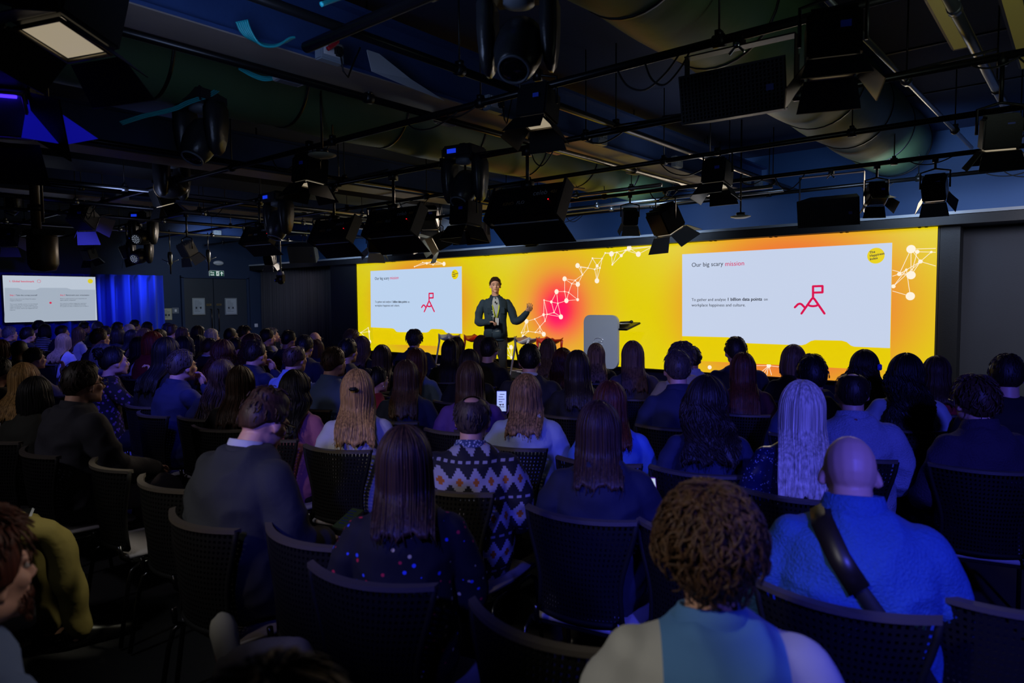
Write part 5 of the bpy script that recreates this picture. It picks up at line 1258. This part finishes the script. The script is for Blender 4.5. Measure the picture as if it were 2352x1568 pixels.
for n_, l_ in enumerate(PEOPLE.strip().split('\n')):
    a_, desc = l_.split('|'); f = a_.split(); X,Y,zt = map(float,f[:3]); ang=float(f[3]); sex,style,hc,cloth,pose = f[4:9]
    az = math.degrees(atan2(-X, Y)); yaw_=radians(az-ang)
    dist = math.hypot(X,Y)
    J0=skel(pose,sex)
    if desc.startswith('auburn beard'):     # one leg crossed over the other, foot towards the left
        J0=skel('lap','m'); ww=lambda x,y,z:(x*cos(yaw_)+y*sin(yaw_),-x*sin(yaw_)+y*cos(yaw_),z); J0['legs'][1]=[(.09,.10,.50),ww(.05,.45,.62),ww(0,.74,.70),ww(-.14,.74,.67),ww(-.27,.70,.62)]; J0['feet'][1]=[ww(-.27,.70,.62),ww(-.36,.73,.64),ww(-.45,.77,.66)]
    k_=None if not desc.startswith('auburn beard') else 'crossed'
    ttop = 1.305 if style in('bald','balding','thin') else (1.325 if style in('messy','tousled','curlyshort','curlylong','halfup') else 1.315)
    if pose=='down': ttop-=.035
    s=zt/ttop
    hd=J0['hd']*s
    loc=(X-(-sin(yaw_)*hd[1]), Y-cos(yaw_)*hd[1], 0)
    skin='dark' if style=='buzz' or 'black bob pearl' in desc else ('mid' if (hc=='black' and n_%2) else 'fair')
    if desc in HIRES or 'bun' in desc: skin='fair'
    gl=None
    if 'glasses' in desc or 'thin glasses' in desc: gl='hair' if ('raised' in desc or 'pushed up' in desc) else ('metal' if ('round' in desc or 'thin' in desc) else 'square')
    if 'below the' in desc and 'glasses' in desc and 'man with raised' in desc: gl=None
    if any(w in desc for w in ('left of the bald glasses','behind the brown haired glasses')): gl=None
    beard='beard' in desc and 'left of the bearded' not in desc
    facing = (ang>=45 and dist<13) or beard
    tr='black2'; shoecol=None
    if desc.startswith('auburn beard'): tr='a8a49a'; shoecol=mat('sneaker_white','c4c4b8',.5)
    if desc.startswith('glasses dark shirt'): tr='8a8490'
    length={'very long dark':.40,'very long stra':.46,'long platinum ':.35,'dark curly sho':.27,'big black curl':.34,'wavy brown hai':.33,'wavy black hai':.28,'auburn waves a':.26}.get(desc[:14])
    if desc.endswith('floral black top'): length=.195
    if desc.endswith('violet top'): length=.27
    if desc.endswith('navy jumper centre front'): length=.20
    if 'bright blue denim' in desc: length=.22
    t,J=person(loc,s,yaw_,sex,style,hc,cloth,pose,'seated person with '+desc,'seated audience',seed=n_%4 if dist>4.2 else n_,hi=desc in HIRES,skin=skin,facing=facing,J=J0 if k_ else None,key=k_,tr=tr,gl=gl,beard=beard,length=length,shoecol=shoecol)
    SEATED[desc]=(t,J)
    if cloth in ('paleshirt','lightblue','denimblue','denimpale','blazer','suit','fleece','whiteblue','charcoal','navyblue','geometric','purpleknit','blueknit','greyblue','pinkband'):
        cm = hx('white_collar','b4b8c4') if cloth in('blazer','suit') else (pattern('collar_geo') if cloth=='geometric' else (mat('magenta_trim','a01c6c',.7) if cloth=='pinkband' else clothmat(cloth)))
        if cloth in('blazer','suit'): collar(t,J,clothmat(cloth),.084,.022,.25,'jacket_collar')
        collar(t,J,cm,.066 if cloth in('blazer','suit') else .074 if cloth not in('purpleknit','blueknit','fleece') else .082,.045 if cloth not in('purpleknit','blueknit') else .06)
    # the chair stands behind the sitter in its row
    row=round((Y-1.5)/.9)
    chair((loc[0],loc[1],0),radians((az-ang)*.35+ (0)),'black perforated chair of the '+('one with ' if len(desc.split())<9 else '')+desc)
for X,Y,l in ((-3.27,1.55,'empty black perforated chair left of the grey blazer wearer'),(-2.14,1.56,'empty black perforated chair between grey blazer and floral top'),(-1.06,1.55,'empty black perforated chair at bottom centre with long curved rim'),
              (-3.86,1.54,'empty black perforated chair behind the clasped hands'),(-1.05,2.46,'empty black perforated chair between navy jumper and blue jumper'),(-2.95,3.35,'empty black perforated chair between the violet and denim tops'),(-.2,2.46,'empty black perforated chair at right below the purple cardigan')):
    chair((X,Y,0),0.0,l)
# extra pieces that single out some sitters
t,J=SEATED['bald head blue jumper and diagonal bag strap']
from mathutils.bvhtree import BVHTree
top=[c for c in t.children if c.name.startswith('top')][0].data
bv=BVHTree.FromPolygons([v.co[:] for v in top.vertices],[tuple(p.vertices) for p in top.polygons])
def hug(P_, w_, off, name, m_):
    R=[]
    for i,p in enumerate(P_):
        d=np.array(P_[min(i+1,len(P_)-1)])-np.array(P_[max(i-1,0)]); d/=np.linalg.norm(d); row=[]
        h=bv.find_nearest(Vector(tuple(p))); n_=np.array(h[1]); s_=np.cross(d,n_); s_/=np.linalg.norm(s_)
        for k in (-1,0,1):
            hh=bv.find_nearest(Vector(tuple(np.array(h[0])+s_*w_*k+n_*.02))); row.append(np.array(hh[0])+np.array(hh[1])*off)
        R.append(row+[r_-n_*.012 for r_ in row[::-1]])
    G().rings(R).obj(name,m_,t)
SP=[(-.10,.06,1.10),(-.11,-.02,1.11),(-.10,-.11,1.06),(-.06,-.19,.98),(-.01,-.22,.91),(.04,-.22,.84),(.09,-.21,.77),(.14,-.19,.70),(.18,-.15,.64),(.22,-.08,.58)]
hug(SP,.020,.006,'bag_strap',mat('strap_webbing','08080e',.7)); hug(SP[1:5],.031,.014,'shoulder_pad',mat('strap_leather','1c1612',.4))
t,J=SEATED['balding crown dark ring and pale blue fleece']; o=G().ell((0,-.115,1.065),(.009,.004,.008)).obj('collar_badge',mat('badge_red','6a1c28',.5),t)
t,J=SEATED['dark bun hairband and purple patterned blouse']; G().tube([(.085*cos(a),.02,1.19+.125*sin(a)) for a in np.linspace(.1,pi-.1,14)],.006,6).obj('hairband',mat('hairband_clear','b0a8c0',.2),t)
t,J=SEATED['half up golden blonde hair and white blouse']; G().bbox((-.01,-.125,1.225),(.05,.02,.022),.006).obj('hair_clip',m_black,t)
for dsc in ('black bob pearl earring and dark top','dark bun silver earring and red blouse'):
    t,J=SEATED[dsc]; G().ell((.082,.035,1.142),(.006,.006,.008),8,6).obj('earring',mat('pearl','d8d4d0',.15),t)
t,J=SEATED['dark curls clip and thin glasses facing left']; G().bbox((.05,-.13,1.20),(.035,.02,.05),.006).obj('hair_clip',mat('blue_clip','3050c8',.3),t)
def phone(t,J,hand,label,screen,case,d=(0,0,0),rot=(60,0,0),big=1.0):
    a=np.array(J['arms'][hand][-1]); M_=t.matrix_basis; p=M_@Vector(tuple(a+np.array([0,.09,.03])+np.array(d)))
    o=thing('phone',label,'phone',tuple(p),t.rotation_euler.z); Rm=rotm(*rot)
    def tr(g): g.v=[tuple(Rm@(np.array(v)*big)) for v in g.v]; return g
    tr(G().bbox((0,0,0),(.075,.155,.009),.004)).obj('case',mat('phone_case_'+case,case,.4),o,False); tr(G().box((0,0,.006),(.066,.142,.002))).obj('screen',mat('phone_screen_'+screen,'101010',.2,emit=screen,es=.9),o,False)
    g=G(); rr=random.Random(len(label))
    for i in range(6): g.box((rr.uniform(-.01,.01)-.005,.05-i*.018,.0075),(rr.uniform(.02,.045),.004,.001))
    tr(g).obj('screen_content',mat('screen_ink','40464c',.5),o,False); return o
for dsc,hand,l,sc,cs,d,rot in (('very long brown hair and violet top',1,'phone with pale chat screen held right of the bald crown','a8b8bc','1a1a20',(0,-.105,.085),(78,0,-8)),
    ('long brown hair navy jumper centre front',1,'phone in a pink case at the navy jumper sleeve','c8d4e8','b03058',(0,-.10,.08),(64,0,8)),
    ('faded crop black glasses and grey blazer',1,'dark phone with yellow edge in the blazer wearer\'s hand','12180e','5a5a18',(.02,.05,.02),(20,0,0)),
    ('dark bun hairband and purple patterned blouse',0,'white phone held low by the bun woman','c8ccd4','c0c4cc',(0,.04,.0),(30,0,0)),
    ('light brown bob turned to a white phone',1,'small white phone before the left slide','b8c4cc','c0c4cc',(0,-.105,.085),(76,0,12))):
    t,J=SEATED[dsc]; phone(t,J,hand,l,sc,cs,d,rot)
t,J=SEATED['dark bun hairband and purple patterned blouse']; phone(t,J,0,'black tablet lit blue beside the navy jacket wearer','101c60','0c0c10',(.32,.25,-.05),(35,0,0),1.7)
# the person whose olive trousers enter at the left edge, with a tablet on the lap
JJ=skel('lap','m'); JJ['legs']=[[(-.09,0,.525),(-.10,.22,.57),(-.10,.44,.58),(-.09,.50,.34),(-.06,.50,.09)],[(.09,0,.525),(.12,.24,.58),(.14,.48,.60),(.13,.56,.34),(.10,.60,.09)]]; JJ['feet']=[[(-.06,.47,.045),(-.06,.59,.045),(-.07,.70,.035)],[(.10,.57,.045),(.10,.69,.045),(.11,.80,.035)]]
t,J=person((-4.02,.55,0),1.03,radians(-8),'m','short','brown','black','lap','seated person in olive trousers whose legs enter at left edge','seated audience',J=JJ,key='olive',tr='7a6e38')
chair((-4.02,.55,0),0,'black perforated chair under the olive trousers at left edge')
o=thing('tablet','white edged tablet lying on the olive trousers','tablet',(-4.08,.90,.665),radians(-20)); G().bbox((0,0,0),(.20,.27,.012),.005).obj('body',mat('tablet_white','b0b4c4',.4),o,False); G().box((0,0,.007),(.18,.25,.002)).obj('cover',m_black,o,False)
chair((-5.4,.6,0),0,'black perforated chair beyond the frame at far left')
for (X,Y,Z,l) in ((-3.30,1.58,.455,'blue and white cloth bag on the chair behind blazer'),):
    o=thing('cloth_bag',l,'bag',(X,Y,Z)); g=G(); g.bbox((0,0,.05),(.34,.30,.09),.03); g.obj('bag_body',mat('bag_white','9a96a4',.8),o); G().bbox((0,.02,.10),(.30,.22,.03),.012).obj('bag_panel',mat('bag_blue','1c3cb0',.7),o)
o=thing('jacket','royal blue jacket lying on the empty chair left of blazer','jacket',(-2.2,1.60,.455)); g=G(); g.ell((0,0,.05),(.19,.17,.06)); g.ell((.05,.05,.09),(.13,.10,.04)); g.obj('folded_cloth',mat('jacket_blue','1c28b0',.8,bump=.5,bscale=14),o)
# ---------------------------------------------------------------- the speaker on the stage
p=atz(1137,637,SZ+1.79); spx,spy=float(p[0]),float(p[1])
az=math.degrees(atan2(-spx,spy)); yw=radians(az+180+4)
t,J=person((spx,spy,SZ),1.79/1.785,yw,'m','short','brown','speakershirt','stand','standing speaker in a dark blue overshirt gesturing on the stage',None,hi=True,facing=True,tr='1c2026',fit_='slim') if CL.update(speakershirt='1a3040') is None else None
t['label']='standing speaker in a dark blue overshirt gesturing on the stage'
ch={c.name.split('.')[0]:c for c in t.children}
g=G(); # open overshirt panels, the pale tee between them
e=.018
tee=hx('tee_white','a8b0b4')
R=[]
for x,y,z,rx,ry in J['torso'][1:]:
    R.append([(x+(rx+.026)*sin(a)*.9*1.0,y+(ry+.022)*cos(a),z) for a in np.linspace(-.34,.34,7)]+[(x+(rx+.012)*sin(a)*.9,y+(ry+.008)*cos(a),z) for a in np.linspace(.34,-.34,7)])
g.rings(R); g.obj('tee_front',tee,t)
for s in (-1,1):
    g=G(); R=[]
    for x,y,z,rx,ry in [(0,0,.86,.165,.115)]+J['torso'][2:-1]:
        R.append([(x+(rx+.034)*sin(s*a),y+(ry+.030)*cos(a),z) for a in np.linspace(.30,1.25,8)]+[(x+(rx+.014)*sin(s*a),y+(ry+.012)*cos(a),z) for a in np.linspace(1.25,.30,8)])
    g.rings(R); g.obj('overshirt_panel',clothmat('speakershirt'),t)
    G().bbox((s*.095,.125,1.27),(.085,.014,.10),.006).obj('chest_pocket',clothmat('speakershirt'),t,False)
g=G()
for i in range(6): g.ell((.062,.142-.0*i,.93+i*.085),(.006,.003,.006),8,4)
g.obj('buttons',m_white,t)
g=G(); g.rings([ering((x,y,z),rx,ry) for x,y,z,rx,ry in ((0,.0,.84,.182,.135),(0,0,.90,.190,.142),(0,0,.95,.184,.138))],close=True); g.obj('shirt_hem',clothmat('speakershirt'),t)
g=G(); 
for s in (-1,1): g.tube([(s*.055,-.02,1.50),(s*.062,.06,1.46),(s*.045,.135,1.30),(s*.012,.150,1.16)],[(.010,.003)]*4,6)
g.obj('lanyard',mat('lanyard_yellow','b8c81c',.6),t); G().bbox((0,.150,1.10),(.085,.006,.11),.002).obj('badge',mat('badge_white','b8bcc0',.5),t,False)
collar(t,J,clothmat('speakershirt'),.078,.04); G().ell((.01,.148,1.40),(.012,.010,.018),8,6).obj('microphone_clip',m_black,t)
a=np.array(J['arms'][1][-1]); q=t.matrix_basis@Vector(tuple(a+np.array([-.07,.05,.03]))); o=thing('clicker','small dark remote in the speaker\'s hand','remote',tuple(q),yw); G().bbox((0,0,0),(.03,.03,.10),.008).obj('body',m_black,o)
